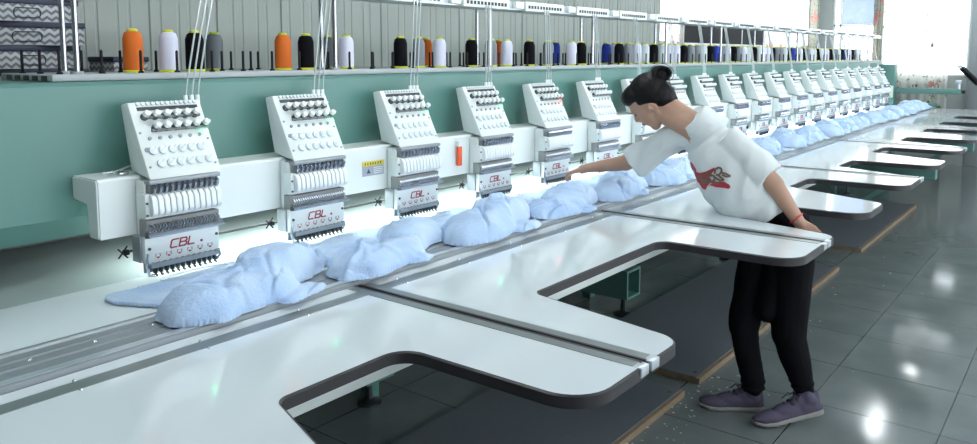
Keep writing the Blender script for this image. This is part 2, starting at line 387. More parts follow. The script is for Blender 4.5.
# head rail: white L-shaped rail in front of the body
bm = B(); prism_x(bm, [(3.13, 1.06), (3.13, 1.295), (3.14, 1.305), (3.345, 1.305), (3.345, 1.205), (3.215, 1.205), (3.215, 1.06)], 1.46, 16.3)
bmesh.ops.bevel(bm, geom=[e for e in bm.edges if abs(e.verts[0].co.x-e.verts[1].co.x) < .01 and e.verts[0].co.x < 2], offset=.006, segments=2, affect='EDGES')
part('head_rail', bm, 'white')
bm = B(); box(bm, XL, 16.4, 3.15, 4.12, .80, .862); part('bed_plate', bm, 'bed', smooth=False)
bm = B(); box(bm, XL, 16.0, 2.60, 3.15, .80, .868, .003); part('front_panel', bm, 'front')
# sliding border frame, ribbed aluminium
prof = [(2.335, .84), (2.335, .886), (2.342, .893), (2.372, .893), (2.376, .884)]
y = 2.385
while y < 2.56: prof += [(y, .884), (y+.004, .889), (y+.050, .889), (y+.054, .884)]; y += .064
prof += [(2.580, .893), (2.598, .893), (2.605, .886), (2.605, .84)]
bm = B(); prism_x(bm, prof, XL, 15.95); part('border_frame', bm, 'alu', smooth=False)
bm = B(); box(bm, XL, 15.95, 2.338, 2.370, .893, .8945); part('border_lip', bm, 'alul', smooth=False)
sm = B(); lathe(sm, [(0, .004), (.006, .004), (.008, 0), (0, 0)], (0, 0, 0), 10)
s0 = obj('border_screw', sm, 'screw', MA, Vector((.35, 2.49, .889))+MO)
for i in range(1, 78):
    c = s0.copy(); COL.objects.link(c); c.location = Vector((.35+.195*i, 2.49, .889))+MO
bm = B(); tube(bm, [(-1, 2.612, .874), (1.2, 2.612, .874), (1.5, 2.614, .874), (2.0, 2.618, .874)], .004, 6); part('green_cord', bm, 'green')
# safety stickers
def sticker(x0, x1, z0, z1):
    a = B(); box(a, x0, x1, 3.128, 3.1305, z0, z1); s = part('sticker', a, 'sticker_grey', smooth=False)
    a = B(); box(a, x0, x1, 3.126, 3.1295, z1-(z1-z0)*.32, z1); part('sticker_band', a, 'sticker', smooth=False, parent=s)
    a = B(); xm = x0+(x1-x0)*.28; zm = z0+(z1-z0)*.32; h = (z1-z0)*.18
    v = [a.verts.new((xm-h, 3.1270, zm-h*.8)), a.verts.new((xm+h, 3.1270, zm-h*.8)), a.verts.new((xm, 3.1270, zm+h))]; a.faces.new(v); part('warning_triangle', a, 'navy', smooth=False, parent=s)
    a = B()
    for q in range(4): zz = z0+(z1-z0)*(.12+.13*q); box(a, x0+(x1-x0)*.52, x1-(x1-x0)*.06, 3.1265, 3.1285, zz, zz+.004)
    part('text_lines', a, 'panel', smooth=False, parent=s)
    a = B()
    for q in range(7): xx = x0+(x1-x0)*(.1+.12*q); box(a, xx, xx+.007, 3.1250, 3.1270, z1-(z1-z0)*.24, z1-(z1-z0)*.08)
    part('heading_marks', a, 'navy', smooth=False, parent=s)
sticker(2.885, 3.045, 1.145, 1.225)
sticker(HX[8]+.30, HX[8]+.42, 1.145, 1.235)
# shelf for the thread
bm = B(); box(bm, 1.45, 17.0, 3.45, 3.98, 1.692, 1.722, .004); part('thread_shelf', bm, 'shelf')
for q in range(5): bm = B(); box(bm, 1.452, 1.50, 3.50+.09*q, 3.55+.09*q, 1.6905, 1.692-.0005); box(bm, 1.446, 1.45, 3.50+.09*q, 3.55+.09*q, 1.695, 1.716); part('shelf_rib', bm, 'dark', smooth=False)
# work lamps under the rail
for k in range(NH):
    x = HX[k]+.36 if k < NH-1 else HX[k]+.3
    bm = B(); box(bm, HX[k]-.20 if k else 1.75, HX[k]+.44, 3.255, 3.315, 1.064, 1.08); part('work_lamp', bm, 'lamp', smooth=False)
# drive rod with clamps
bm = B(); tube(bm, [(1.60, 3.16, .985), (16.0, 3.16, .985)], .006, 8); rod = part('drive_rod', bm, 'dark')
for k in range(NH):
    bm = B(); x = HX[k]-.205
    tube(bm, [(x-.022, 3.15, .965), (x+.018, 3.15, 1.012)], .0035, 6); tube(bm, [(x-.022, 3.15, 1.005), (x+.018, 3.15, .962)], .0035, 6); box(bm, x+.004, x+.026, 3.145, 3.17, .974, .996, .004)
    part('clamp', bm, 'black', parent=rod)
# poles and the thread guide bar
for k in range(11):
    x = 1.575+2*STEP*k
    if x > 17: continue
    for y in (3.50, 3.62):
        bm = B(); tube(bm, [(x, y, 1.722), (x, y, 2.14)], .0125, 12); part('pole', bm, 'chrome')
    for y in (3.50, 3.62): bm = B(); lathe(bm, [(0, .012), (.026, .012), (.03, 0), (0, 0)], (x, y, 1.722), 12); part('pole_foot', bm, 'alu')
bm = B(); box(bm, 1.30, 17.0, 3.46, 3.66, 2.14, 2.155); box(bm, 1.30, 17.0, 3.455, 3.47, 2.14, 2.20); box(bm, 1.30, 17.0, 3.655, 3.67, 2.14, 2.19); part('guide_bar', bm, 'alul', smooth=False)
GX = [HX[k]+.44 for k in range(NH)]
for k in range(NH):
    if GX[k] > 17: continue
    a = B(); box(a, GX[k]-.30, GX[k]+.22, 3.415, 3.452, 2.135, 2.205, .004); g = part('guide_box', a, 'white')
    a = B()
    for q in range(12): xx = GX[k]-.27+.039*q; box(a, xx, xx+.022, 3.411, 3.416, 2.155, 2.178)
    part('guide_slots', a, 'dark', smooth=False, parent=g)
    a = B(); box(a, GX[k]-.42, GX[k]-.32, 3.42, 3.455, 2.15, 2.20, .004); part('guide_bracket', a, 'panel', parent=g)
# spindles for the thread cones
SP = []   # (x, y, colour)
F, BK = 3.60, 3.77
for x, y, c in ((1.88, F, 'orange'), (2.06, F, 'white'), (2.20, F, 'black'), (2.42, BK, 'grey'), (2.74, F, 'orange'), (2.90, F, 'black'), (3.20, BK, 'grey'), (3.205, F-.0, 'white'),
                (3.67, F, 'black'), (3.86, F+.02, 'grey'), (4.10, BK, 'orange'), (4.03, F-.02, 'white'), (4.40, F, 'black'), (4.63, F, 'grey'), (4.95, BK, 'orange'), (4.80, F-.02, 'white'),
                (5.13, F, 'black'), (5.40, F, 'grey'), (5.76, BK, 'blue'), (5.73, F-.02, 'white'), (5.92, F, 'black'), (6.18, F, 'grey'), (6.45, BK, 'white'), (6.66, BK+.0, 'blue')):
    SP.append((x, y, c))
for k in range(7, NH):
    b0 = 1.50+STEP*k
    SP += [(b0+.01, F, 'black'), (b0+.19, F, ('pale', 'grey', 'blue', 'grey')[k % 4]), (b0+.22, BK, ('purple', 'white', 'blue', 'white')[k % 4]), (b0+.37, F, ('white', 'grey', 'grey', 'white')[k % 4]), (b0+.54, F, 'pale' if k % 2 else 'white'), (b0+.56, BK, 'grey')]
pins = []
for k in range(NH):
    for c in range(4):
        for ry in (3.495, 3.685, 3.87):
            x = 1.50+STEP*k+.18*c
            if all((x-s[0])**2+(ry-s[1])**2 > .072**2 for s in SP) and all(abs(x-(1.575+2*STEP*q)) > .04 for q in range(11)) and x < 16.7: pins.append((x, ry))
pins.sort()
pm = B(); lathe(pm, [(0, .105), (.004, .105), (.0065, .098), (.0065, .012), (.014, .006), (.014, 0), (0, 0)], (0, 0, 0), 8)
p0 = obj('spindle', pm, 'black', MA, Vector((*pins[0], 1.722))+MO)
for x, y in pins[1:96]:
    c = p0.copy(); COL.objects.link(c); c.location = Vector((x, y, 1.722))+MO
bm = B()
for x, y in pins[96:]: lathe(bm, [(0, .105), (.0065, .1), (.0065, 0), (0, 0)], (x, y, 1.722), 6)
o = part('far_spindles', bm, 'black'); o['kind'] = 'stuff'
# feet beneath the machine
for x in (3.0, 5.35, 7.55, 9.9, 12.3, 14.7):
    a = B(); t_ = .018; z0, z1 = -.10, .13; x0, x1 = x-.02, x+.20; ys = 3.22 if x < 4 else 2.80
    box(a, x0, x1, ys, 4.1, z0, z0+t_); box(a, x0, x1, ys, 4.1, z1-t_, z1); box(a, x0, x0+t_, ys, 4.1, z0+t_, z1-t_); box(a, x1-t_, x1, ys, 4.1, z0+t_, z1-t_)
    box(a, x0+t_, x1-t_, ys+.15, ys+.17, z0+t_, z1-t_)
    ft = part('foot_beam', a, 'green', smooth=False)
    a = B(); box(a, x0+.02, x1-.02, 3.3, 3.7, z1, .80); part('support_post', a, 'green', smooth=False, parent=ft)
    a = B(); lathe(a, [(0, 0), (.075, 0), (.075, .015), (.02, .03), (.016, .15), (0, .15)], (x+.07, ys+.08, FZ), 14); part('levelling_foot', a, 'dark', parent=ft)
# control panel arm at the far end
bm = B(); box(bm, 16.42, 16.56, 1.97, 3.07, 1.10, 1.20, .006); arm = part('panel_arm', bm, 'green')
bm = B(); box(bm, 16.44, 16.54, 1.92, 1.97, 1.12, 1.18, .008); part('arm_end_cap', bm, 'black', parent=arm)
a = B(); box(a, 16.30, 16.345, 3.07, 3.20, 1.02, 1.24, .003); st = part('operating_sticker', a, 'panel')
a = B(); box(a, 16.296, 16.302, 3.10, 3.16, 1.10, 1.22); part('sticker_picture', a, 'yellow', parent=st)
t = empty('operating_console', (16.48, 2.02, 1.20)); bm = B(); tube(bm, [(0, 0, 0), (0, 0, .12)], .03, 12); box(bm, -.05, .05, -.05, .05, .10, .16, .01); obj('swivel', bm, 'alul', t)
def rot_box(w, h, d, c, ax, ang, bev):
    b_ = B(); box(b_, -d/2, d/2, -w/2, w/2, -h/2, h/2, bev); bmesh.ops.rotate(b_, verts=b_.verts[:], matrix=Matrix.Rotation(ang, 3, ax)); bmesh.ops.translate(b_, verts=b_.verts[:], vec=c); return b_
obj('housing', rot_box(.40, .05, .30, (0, -.125, .285), 'X', .80, .008), 'alul', t)
obj('back_shell', rot_box(.40, .075, .30, (0, -.168, .242), 'X', .80, .012), 'black', t)
obj('screen', rot_box(.32, .006, .24, (0, -.105, .307), 'X', .80, .002), 'black', t)
tag(t, 'tilted black operating console on the green arm at the far end of the machine', 'console')
t = empty('control_box', (16.3, 2.55, .87)); bm = B(); box(bm, -.05, .25, -.22, .22, 0, .06, .006); obj('cover', bm, 'green', t); bm = B(); box(bm, -.052, -.05, -.1, .1, .02, .04); obj('label_plate', bm, 'panel', t)
tag(t, 'flat green box lying at the far end of the table below the curtain', 'box')

# ------------------------------------------------------------------ one embroidery head, copied twenty times
def letters(bm, s, x, z, h, y, th=.0016, slant=.28):
    """blocky italic capitals drawn as strokes on the plane y"""
    st = {'C': [((.98, 1), (.15, 1), (0, .85), (0, .15), (.15, 0), (.92, 0))],
          'B': [((0, 0), (0, 1), (.75, 1), (.92, .85), (.92, .65), (.75, .52), (0, .52)), ((.75, .52), (1, .35), (1, .15), (.8, 0), (0, 0))],
          'L': [((0, 1), (0, 0), (.85, 0))]}
    w = h*.95
    for ch in s:
        for line in st[ch]:
            for (a, b_), (c, d) in zip(line, line[1:]):
                p = Vector((x+a*w+slant*b_*h, 0, z+b_*h)); q = Vector((x+c*w+slant*d*h, 0, z+d*h)); dr = (q-p).normalized(); n = Vector((-dr.z, 0, dr.x))*h*.088
                p -= dr*h*.08; q += dr*h*.08
                vs = [bm.verts.new((v.x, yy, v.z)) for yy in (y, y+th) for v in (p-n, q-n, q+n, p+n)]
                for f_ in ((0, 1, 2, 3), (7, 6, 5, 4), (0, 4, 5, 1), (1, 5, 6, 2), (2, 6, 7, 3), (3, 7, 4, 0)): bm.faces.new([vs[i] for i in f_])
        x += w*1.30
HY = 3.04
def make_head():
    r = empty('embroidery_unit', (HX[0], HY, TZ))
    def P(name, bm, m, parent=None, **kw):
        for v in bm.verts: v.co.z -= TZ
        return obj(name, bm, m, parent or r, **kw)
    a = B(); box(a, -.155, .155, .02, .0885, .97, 1.29, .008); P('head_body', a, 'white')
    # thread tension panel leaning back
    x0, x1 = -.135, .20; n0, n1 = (.0, 1.292), (.16, 1.605)
    a = B(); hexa(a, [(x0, n0[0], n0[1]), (x1, n0[0], n0[1]), (x1, n0[0]+.155, n0[1]+.03), (x0, n0[0]+.155, n0[1]+.03), (x0, n1[0], n1[1]), (x1, n1[0], n1[1]), (x1, n1[0]+.06, n1[1]-.01), (x0, n1[0]+.06, n1[1]-.01)], .008)
    tp = P('tension_panel', a, 'panel')
    O = Vector((x0, n0[0], n0[1])); U = Vector((1, 0, 0)); V = Vector((0, n1[0]-n0[0], n1[1]-n0[1])); VL = V.length; V.normalize(); Nn = Vector((0, -V.z, V.y)); W = x1-x0
    def at(u, v, n=0): return O+U*(u*W)+V*(v*VL)+Nn*n
    def obox(bm, u0, u1, v0, v1, n0_, n1_, bev=0):
        pts = [at(u, v, n) for n in (n0_, n1_) for u, v in ((u0, v0), (u1, v0), (u1, v1), (u0, v1))]
        return hexa(bm, pts, bev)
    a = B(); obox(a, .10, .93, .885, .93, -.002, .003); P('slot_strip', a, 'dark', tp)
    a = B()
    for i in range(13): u = .12+.065*i; tube(a, [at(u, .97, -.004), at(u, .97, .01)], .008, 8)
    P('thread_eyelets', a, 'clear', tp)
    a = B(); obox(a, .12, .92, .77, .80, -.002, .012); obox(a, .20, .99, .60, .63, -.002, .012); P('knob_rails', a, 'grey', tp)
    # tension knobs: one dark disc stack and one white cap each
    def knob(c):
        a = B(); tube(a, [c, c+Nn*.010, c+Nn*.012, c+Nn*.022], [.017, .017, .011, .011], 12); k = P('tension_disc', a, 'dark', tp)
        a = B(); tube(a, [c+Nn*.020+V*.004, c+Nn*.036+V*.004, c+Nn*.040+V*.004], [.0145, .0145, .011], 12); tube(a, [c+Nn*.03-U*.014-V*.008, c+Nn*.03+U*.018+V*.008], .006, 6); P('tension_knob', a, 'rib', k)
    for i in range(6): knob(at(.16+.138*i, .80, 0))
    for i in range(6): knob(at(.26+.136*i, .645, 0))
    a = B(); tube(a, [at(.93, .555, 0), at(.93, .555, .008), at(.93, .555, .011)], [.010, .010, .005], 12); P('indicator_light', a, 'led', tp)
    for i in range(6): a = B(); tube(a, [at(.15+.138*i, .52, 0), at(.15+.138*i, .52, .006)], .008, 8); P('guide_pin', a, 'alu', tp)
    for row, off in ((.36, .14), (.19, .20)):
        for i in range(6):
            a = B(); c = at(off+.132*i, row, 0); tube(a, [c, c+Nn*.010, c+Nn*.014], [.019, .017, .006], 12); tube(a, [c-U*.015-V*.013+Nn*.012, c+U*.015+V*.013+Nn*.012], .004, 6)
            P('sensor_wheel', a, 'clear', tp)
    a = B()
    for u, v in ((.05, .60), (.05, .16), (.94, .13), (.94, .46)): tube(a, [at(u, v, 0), at(u, v, .004)], .005, 8)
    tube(a, [at(.075, .38, 0), at(.075, .38, .003)], .011, 10); P('panel_screws', a, 'alu', tp)
    # take-up levers
    a = B(); box(a, -.145, .17, -.006, .06, 1.226, 1.292); P('lever_bay', a, 'grey', smooth=False)
    a = B(); box(a, -.15, .175, -.022, .05, 1.276, 1.294, .003); P('lever_guard', a, 'alu')
    a0 = B(); tube(a0, [(0, .0, 1.225), (0, -.018, 1.24), (0, -.024, 1.262), (0, -.010, 1.276)], [.0065, .0065, .008, .004], 8)
    l0 = P('take_up_lever', a0, 'chrome'); l0.location.x = -.130
    for i in range(1, 12): c = l0.copy(); COL.objects.link(c); c.location.x = -.130+.0262*i
    # ribbed needle covers
    a = B(); box(a, -.165, .185, -.008, .06, 1.135, 1.238, .006); case = P('needle_case', a, 'white')
    a0 = B(); prism_x(a0, [(-.006, 1.142), (-.034, 1.150), (-.040, 1.162), (-.034, 1.215), (-.018, 1.232), (-.006, 1.236)], -.0112, .0112); bmesh.ops.bevel(a0, geom=a0.edges[:], offset=.002, segments=1, affect='EDGES')
    l0 = P('needle_cover', a0, 'rib'); l0.location.x = -.136
    for i in range(1, 12): c = l0.copy(); COL.objects.link(c); c.location.x = -.136+.0268*i
    a = B()
    for x in (-.158, .178):
        for z in (1.15, 1.20): tube(a, [(x, -.008, z), (x, -.013, z)], .005, 8)
    P('case_screws', a, 'dark', case)
    # thread guide strip
    a = B(); box(a, -.165, .17, -.010, .05, 1.055, 1.128, .003); P('foam_holder', a, 'grey')
    a = B()
    for i in range(24): x = -.155+.0136*i; tube(a, [(x, -.012, 1.083), (x+.006, -.020, 1.098), (x, -.012, 1.113)], .0038, 6)
    P('foam_springs', a, 'steel')
    a = B(); hexa(a, [(-.172, -.042, 1.062), (.178, -.042, 1.062), (.178, -.008, 1.056), (-.172, -.008, 1.056), (-.172, -.042, 1.070), (.178, -.042, 1.070), (.178, -.008, 1.088), (-.172, -.008, 1.088)]); P('guide_lip', a, 'steel', smooth=False)
    # name plate
    a = B(); box(a, -.172, .168, -.006, .02, .948, 1.060, .003); pl = P('name_plate', a, 'white')
    a = B(); letters(a, 'CBL', -.064, 0.998, .033, -.0085); P('lettering', a, 'red', pl, smooth=False)
    a = B(); tube(a, [(.082, -.006, 1.004), (.082, -.0085, 1.004)], .0055, 10); P('trade_mark_dot', a, 'red', pl)
    for i in range(6):
        a = B(); x = -.118+.048*i; box(a, x-.005, x+.005, -.0085, -.006, .966, .972); box(a, x-.011, x-.0095, -.0085, -.006, .972, .981); box(a, x+.0085, x+.010, -.0085, -.006, .972, .981); box(a, x-.012, x-.004, -.0085, -.006, .983, .9845); box(a, x+.004, x+.012, -.0085, -.006, .983, .9845)
        P('needle_mark', a, 'red', pl, smooth=False)
    a = B()
    for x, z in ((-.155, 1.01), (.155, 1.02)): tube(a, [(x, -.006, z), (x, -.011, z)], .0065, 8)
    P('plate_screws', a, 'dark', pl)
    a = B()
    pts = [(-.155, .930)]
    for i in range(24): pts += [(-.155+.0133*i, .953 if i % 2 else .946)]
    pts += [(.160, .950), (.160, .930)]
    lo = [a.verts.new((x, -.022, z)) for x, z in pts]; a.faces.new(lo); ex = bmesh.ops.extrude_face_region(a, geom=a.faces[:]); bmesh.ops.translate(a, verts=[g for g in ex['geom'] if isinstance(g, bmesh.types.BMVert)], vec=(0, .02, 0))
    P('needle_bar', a, 'alu', smooth=False)
    # needles with clamps and presser feet
    a0 = B(); box(a0, -.0065, .0065, -.014, .006, .905, .935, .002); tube(a0, [(0, -.004, .91), (0, -.006, .900), (0, -.006, .893)], [.005, .0035, .002], 6); tube(a0, [(-.004, -.010, .905), (.004, -.016, .898), (.002, -.012, .893)], .0035, 6)
    l0 = P('needle', a0, 'dark'); l0.location.x = -.132
    for i in range(1, 12): c = l0.copy(); COL.objects.link(c); c.location.x = -.132+.0250*i
    a = B(); tube(a, [(-.160, -.004, .99), (-.168, -.008, .94), (-.160, -.010, .90), (-.13, -.008, .895)], .007, 8); P('side_bracket', a, 'steel'); a = B(); tube(a, [(.165, -.004, .955), (.172, -.006, .925), (.150, -.008, .905)], .006, 8); P('side_bracket', a, 'steel')
    a = B(); box(a, -.165, .165, .02, .03, .905, .95, .002); P('back_bar', a, 'alu')
    a = B(); box(a, -.18, -.155, .02, .085, .95, 1.06, .004); P('side_arm', a, 'alu')
    # three thread tubes rising to the guide bar
    for q in range(3):
        a = B(); xa = .165-.030*q+.06; tube(a, [(xa-.01, .20, 1.59), (xa, .205, 1.66), (xa+.10, .28, 1.92), (xa+.21, .368, 2.15)], .0042, 8); P('thread_tube', a, 'tubing')
        a = B(); tube(a, [(xa-.01, .197, 1.575), (xa-.01, .20, 1.625)], .009, 8); P('tube_socket', a, 'rib')
    return r
H0 = make_head()
heads = [H0]+[copy_tree(H0) for _ in range(NH-1)]
for k, h in enumerate(heads):
    h.location = (HX[k], HY, TZ)
    lab = f'white twelve-needle embroidery head with sloping thread panel, {ORD[k]} from the left end'
    if k == 0: lab = 'nearest white twelve-needle embroidery head with red letters, at the open left end of the rail'
    if k == NH-1: lab = 'farthest and smallest white embroidery head, beside the green end column'
    if k == 6: lab = "white embroidery head mostly hidden behind the bending person's head"
    tag(h, lab, 'embroidery head', 'embroidery heads along the machine')
# the fourth head shows a red light
leds = {}
for k, h in enumerate(heads):
    if k < 4: continue
    for o in h.children_recursive:
        if o.name.startswith('indicator_light'):
            kk = 'ledr' if k == 4 else 'clear'
            if kk not in leds: leds[kk] = o.data.copy(); leds[kk].materials[0] = M[kk]
            o.data = leds[kk]

# clips and small hand tools hung on the rail
def cutter(x, label):
    t = empty('thread_cutter', (x, 3.112, 1.14)); a = B(); box(a, -.017, .017, -.012, .006, -.02, .10, .004); obj('sheath', a, 'orange', t)
    a = B(); box(a, -.012, .012, -.010, .002, .10, .135, .003); obj('blade_end', a, 'clear', t); tag(t, label, 'thread cutter', 'orange cutters on the rail')
cutter(3.68, 'orange thread cutter clipped on the white rail between the third and fourth heads')
cutter(HX[9]+.30, 'orange thread cutter clipped on the rail far behind the person')
cutter(HX[15]+.30, 'small orange thread cutter clipped on the rail towards the far end')
t = empty('hook_clip', (1.60, 3.2, 1.306)); a = B(); tube(a, [(-.07, .02, .01), (-.03, .0, .015), (0, -.02, .03), (.05, .0, .035), (.06, .03, .012), (.02, .04, .01), (-.02, .01, .012)], .005, 6); box(a, -.02, .02, -.02, .02, 0, .012, .003); obj('wire_loop', a, 'steel', t)
tag(t, 'small steel wire clip lying on the left end of the white rail', 'clip')

# ------------------------------------------------------------------ thread cones
cone = {}
def make_cone(c):
    r = empty('thread_cone')
    a = B(); lathe(a, [(0, .012), (.044, .012), (.0455, .03), (.0445, .16), (.036, .187), (.022, .195), (0, .195)], (0, 0, 0), 20); obj('thread', a, 't_'+c, r, angle=50)
    a = B(); lathe(a, [(0, .0), (.047, 0), (.047, .008), (.042, .013), (0, .013)], (0, 0, 0), 20); obj('base_flange', a, 'yellow', r)
    a = B(); lathe(a, [(0, .194), (.024, .194), (.025, .202), (.018, .206), (0, .206)], (0, 0, 0), 16); obj('top_cap', a, 'yellow', r)
    return r
SP.sort(key=lambda s: (s[0], s[1])); info = []
for x, y, c in SP:
    k = min(NH-1, max(0, round((x-HX[0]-.10)/STEP))); info.append((k, 'back' if y > 3.7 else 'front', c))
for n, (x, y, c) in enumerate(SP):
    if c in cone: r = copy_tree(cone[c])
    else: r = cone[c] = make_cone(c)
    r.location = (x, y, 1.722)
    k, row, _ = info[n]; same = [m for m, q in enumerate(info) if q == info[n]]
    cn = {'white': 'white', 'pale': 'pale green-white', 'grey': 'plain grey'}.get(c, c)
    side = '' if len(same) == 1 else (', left of two', ', right of two')[same.index(n) if len(same) == 2 else 0]
    tag(r, f'{cn} thread cone in the {row} row behind the {ORD[k]} head{side}', 'thread cone', 'thread cones on the machine shelf')

# ------------------------------------------------------------------ table tops
def round_poly(pts):
    """pts: (x, y, radius) -> list of (x, y)"""
    out = []; n = len(pts)
    for i in range(n):
        p0, p, p2 = Vector(pts[i-1][:2]), Vector(pts[i][:2]), Vector(pts[(i+1) % n][:2]); r = pts[i][2]
        if r < 1e-4: out.append((p.x, p.y)); continue
        d0, d1 = (p0-p).normalized(), (p2-p).normalized(); ang = d0.angle(d1); tl = min(r/math.tan(ang/2), (p0-p).length*.49, (p2-p).length*.49); rr = tl*math.tan(ang/2)
        c = p+(d0+d1).normalized()*(rr/math.sin(ang/2)); a0 = p+d0*tl-c; a1 = p+d1*tl-c
        th0 = math.atan2(a0.y, a0.x); th1 = math.atan2(a1.y, a1.x); dt = (th1-th0+PI) % (2*PI)-PI
        for k in range(9): th = th0+dt*k/8; out.append((c.x+rr*math.cos(th), c.y+rr*math.sin(th)))
    return out
HOLES = [(-.35, .45), (1.246, 1.74), (2.47, 3.60), (4.42, 4.91), (5.68, 6.17), (7.0, 7.49), (8.24, 8.78), (9.56, 10.05), (10.88, 11.38), (12.2, 12.72), (13.5, 14.03)]
TAPER = {1: .22, 2: .12, 3: .17}
JO = [-1.6, 2.11, 4.07, 6.70, 9.17, 11.78, 14.35, 15.9]
def arm_far(i):
    """far side of the arm that ends at hole i: base, tip"""
    return HOLES[i][0], HOLES[i][0]-TAPER.get(i, .29)
TIP = 1.035; INN = 1.71; g = .011
NAMES = ['nearest glossy white table section at the lower left, with one rounded cut-out',
         'glossy white table section with the widest cut-out, left of the black trouser legs',
         'glossy white table section whose cut-out the person stands in',
         'glossy white table section with two arms, just right of the person', 'middle glossy white table section beyond the person on the right',
         'glossy white table section with thin looking arms near the far right', 'last glossy white table section at the far end below the curtain']
for s in range(7):
    a_, b_ = JO[s], JO[s+1]; pts = [(b_-g, 2.33, 0), (a_+g, 2.33, 0)]
    # start at left side going down towards the tip
    hs = [i for i, h in enumerate(HOLES) if h[0] > a_ and h[1] < b_]
    if s == 0: pts += [(a_+g, INN, 0)]
    else: pts += [(a_+g, TIP, .012)]
    for n_, i in enumerate(hs):
        hl, hr = HOLES[i]
        fb, ft = arm_far(i)
        if n_ == 0 and s == 0: pts += [(hl, INN, .05)]
        else: pts += [(ft, TIP, .09), (fb, INN, .05)]
        pts += [(hr, INN, .09)]
        pts += [(hr+.01, TIP, .13)]
    if s == 6: pts += [(b_-g, TIP, .08)]
    else: pts += [(b_-g, TIP, .012)]
    poly = round_poly(pts)
    ox = (a_+b_)/2; poly = [(x-ox, y-2.0) for x, y in poly]
    r = empty('table_section', (ox, 2.0, TZ-.034)); tag(r, NAMES[s], 'table top', 'white table sections along the machine')
    bm = B(); cl = []
    for p in poly:
        if not cl or (Vector(p)-Vector(cl[-1])).length > 1e-4: cl.append(p)
    hi = [bm.verts.new((x, y, .034)) for x, y in cl]; lo = [bm.verts.new((x, y, 0)) for x, y in cl]
    for t3 in tessellate_polygon([[Vector((x, y, 0)) for x, y in cl]]):
        if len(set(t3)) == 3: bm.faces.new([hi[i] for i in t3]); bm.faces.new([lo[i] for i in reversed(t3)])
    for i in range(len(cl)): bm.faces.new((lo[i], lo[(i+1) % len(cl)], hi[(i+1) % len(cl)], hi[i]))
    obj('slab', bm, 'table', r, angle=30)
    # dark edge band around the open edges
    n = len(poly); off = []
    for i in range(n):
        p0, p, p2 = Vector(poly[i-1]), Vector(poly[i]), Vector(poly[(i+1) % n]); e0 = (p-p0); e1 = (p2-p)
        n0 = Vector((e0.y, -e0.x)).normalized() if e0.length > 1e-6 else Vector((0, 0)); n1 = Vector((e1.y, -e1.x)).normalized() if e1.length > 1e-6 else n0
        m_ = (n0+n1); m_ = m_.normalized() if m_.length > 1e-6 else n1; off.append((p, m_))
    area = sum(poly[i][0]*poly[(i+1) % n][1]-poly[(i+1) % n][0]*poly[i][1] for i in range(n))
    sg = 1 if area > 0 else -1
    bm = B(); rings = []
    for p, m_ in off:
        q = p+m_*sg*.007; rings.append([bm.verts.new((p.x, p.y, -.004)), bm.verts.new((q.x, q.y, -.004)), bm.verts.new((q.x, q.y, .030)), bm.verts.new((p.x, p.y, .0352))])
    for i in range(n):
        x0_, y0_ = poly[i]; x1_, y1_ = poly[(i+1) % n]
        if (y0_ > .32 and y1_ > .32): continue
        if abs(x0_-x1_) < 1e-4 and (abs(x0_+ox-a_-g) < .001 or abs(x0_+ox-b_+g) < .001) and s != 6: continue
        ra, rb = rings[i], rings[(i+1) % n]
        for k in range(3): bm.faces.new((ra[k], rb[k], rb[k+1], ra[k+1]))
    obj('edge_band', bm, 'edge', r, angle=50)
    # inlaid strip and joint trims
    bm = B(); box(bm, a_+.02-ox, b_-.02-ox, .20, .262, .033, .0355); st_ = obj('inlay_strip', bm, 'inlay', r, smooth=False)
    q = a_+.15
    if s < 3:
        l0 = None
        while q < b_-.05:
            for yy in (.192, .268):
                if l0 is None:
                    sb = B(); lathe(sb, [(0, .0385), (.004, .0385), (.005, .0345), (0, .0345)], (0, 0, 0), 8); l0 = obj('inlay_screw', sb, 'screw', st_, (q-ox, yy, 0))
                else: c = l0.copy(); COL.objects.link(c); c.location = (q-ox+(.015 if yy > .2 else 0), yy, 0)
            q += .40
    for xx, side in ((a_+g, 1), (b_-g, -1)):
        if s == 0 and side == 1: continue
        if s == 6 and side == -1: continue
        bm = B(); x_a, x_b = sorted((xx, xx+side*.048)); box(bm, x_a-ox, x_b-ox, TIP+.02-2,   .32, .033, .0358); obj('joint_trim', bm, 'inlay', r, smooth=False)
        bm = B(); x_a, x_b = sorted((xx-side*.004, xx+side*.006)); box(bm, x_a-ox, x_b-ox, TIP+.01-2, .328, -.002, .0364); obj('joint_edge', bm, 'edge', r, smooth=False)
        bm = B(); x_a, x_b = sorted((xx-side*.002, xx+side*.05)); box(bm, x_a-ox, x_b-ox, TIP-.012-2, TIP+.012-2, .004, .0362, .003); obj('corner_cap', bm, 'alul', r)
# carrier beam below the tables
bm = B(); box(bm, XL, 15.8, 1.84, 1.90, .72, .822, .004); box(bm, XL, 15.8, 2.30, 2.60, .74, .822); part('table_carrier', bm, 'white')
for x in (8.05, 10.7, 13.3):
    a = B(); box(a, x-.06, x+.06, 1.12, 1.84, .68, .822, .006); br = part('table_bracket', a, 'green')
    a = B(); hexa(a, [(x-.05, 1.84, .30), (x+.05, 1.84, .30), (x+.05, 1.90, .30), (x-.05, 1.90, .30), (x-.05, 1.35, .68), (x+.05, 1.35, .68), (x+.05, 1.43, .68), (x-.05, 1.43, .68)]); part('brace', a, 'green', parent=br)
for x in (2.95, 5.5, 8.05, 10.7, 13.3, 15.5):
    a = B(); box(a, x+.12, x+.20, 3.3, 3.38, FZ, .8, .004); part('table_leg', a, 'green')
t = obj('grey_panel', box(B(), 0, .03, -.9, 1.1, 0, .82, .003), 'sstain', None, (16.9, 1.2, FZ)); tag(t, 'grey stained panel standing on the floor under the far end of the table', 'panel')

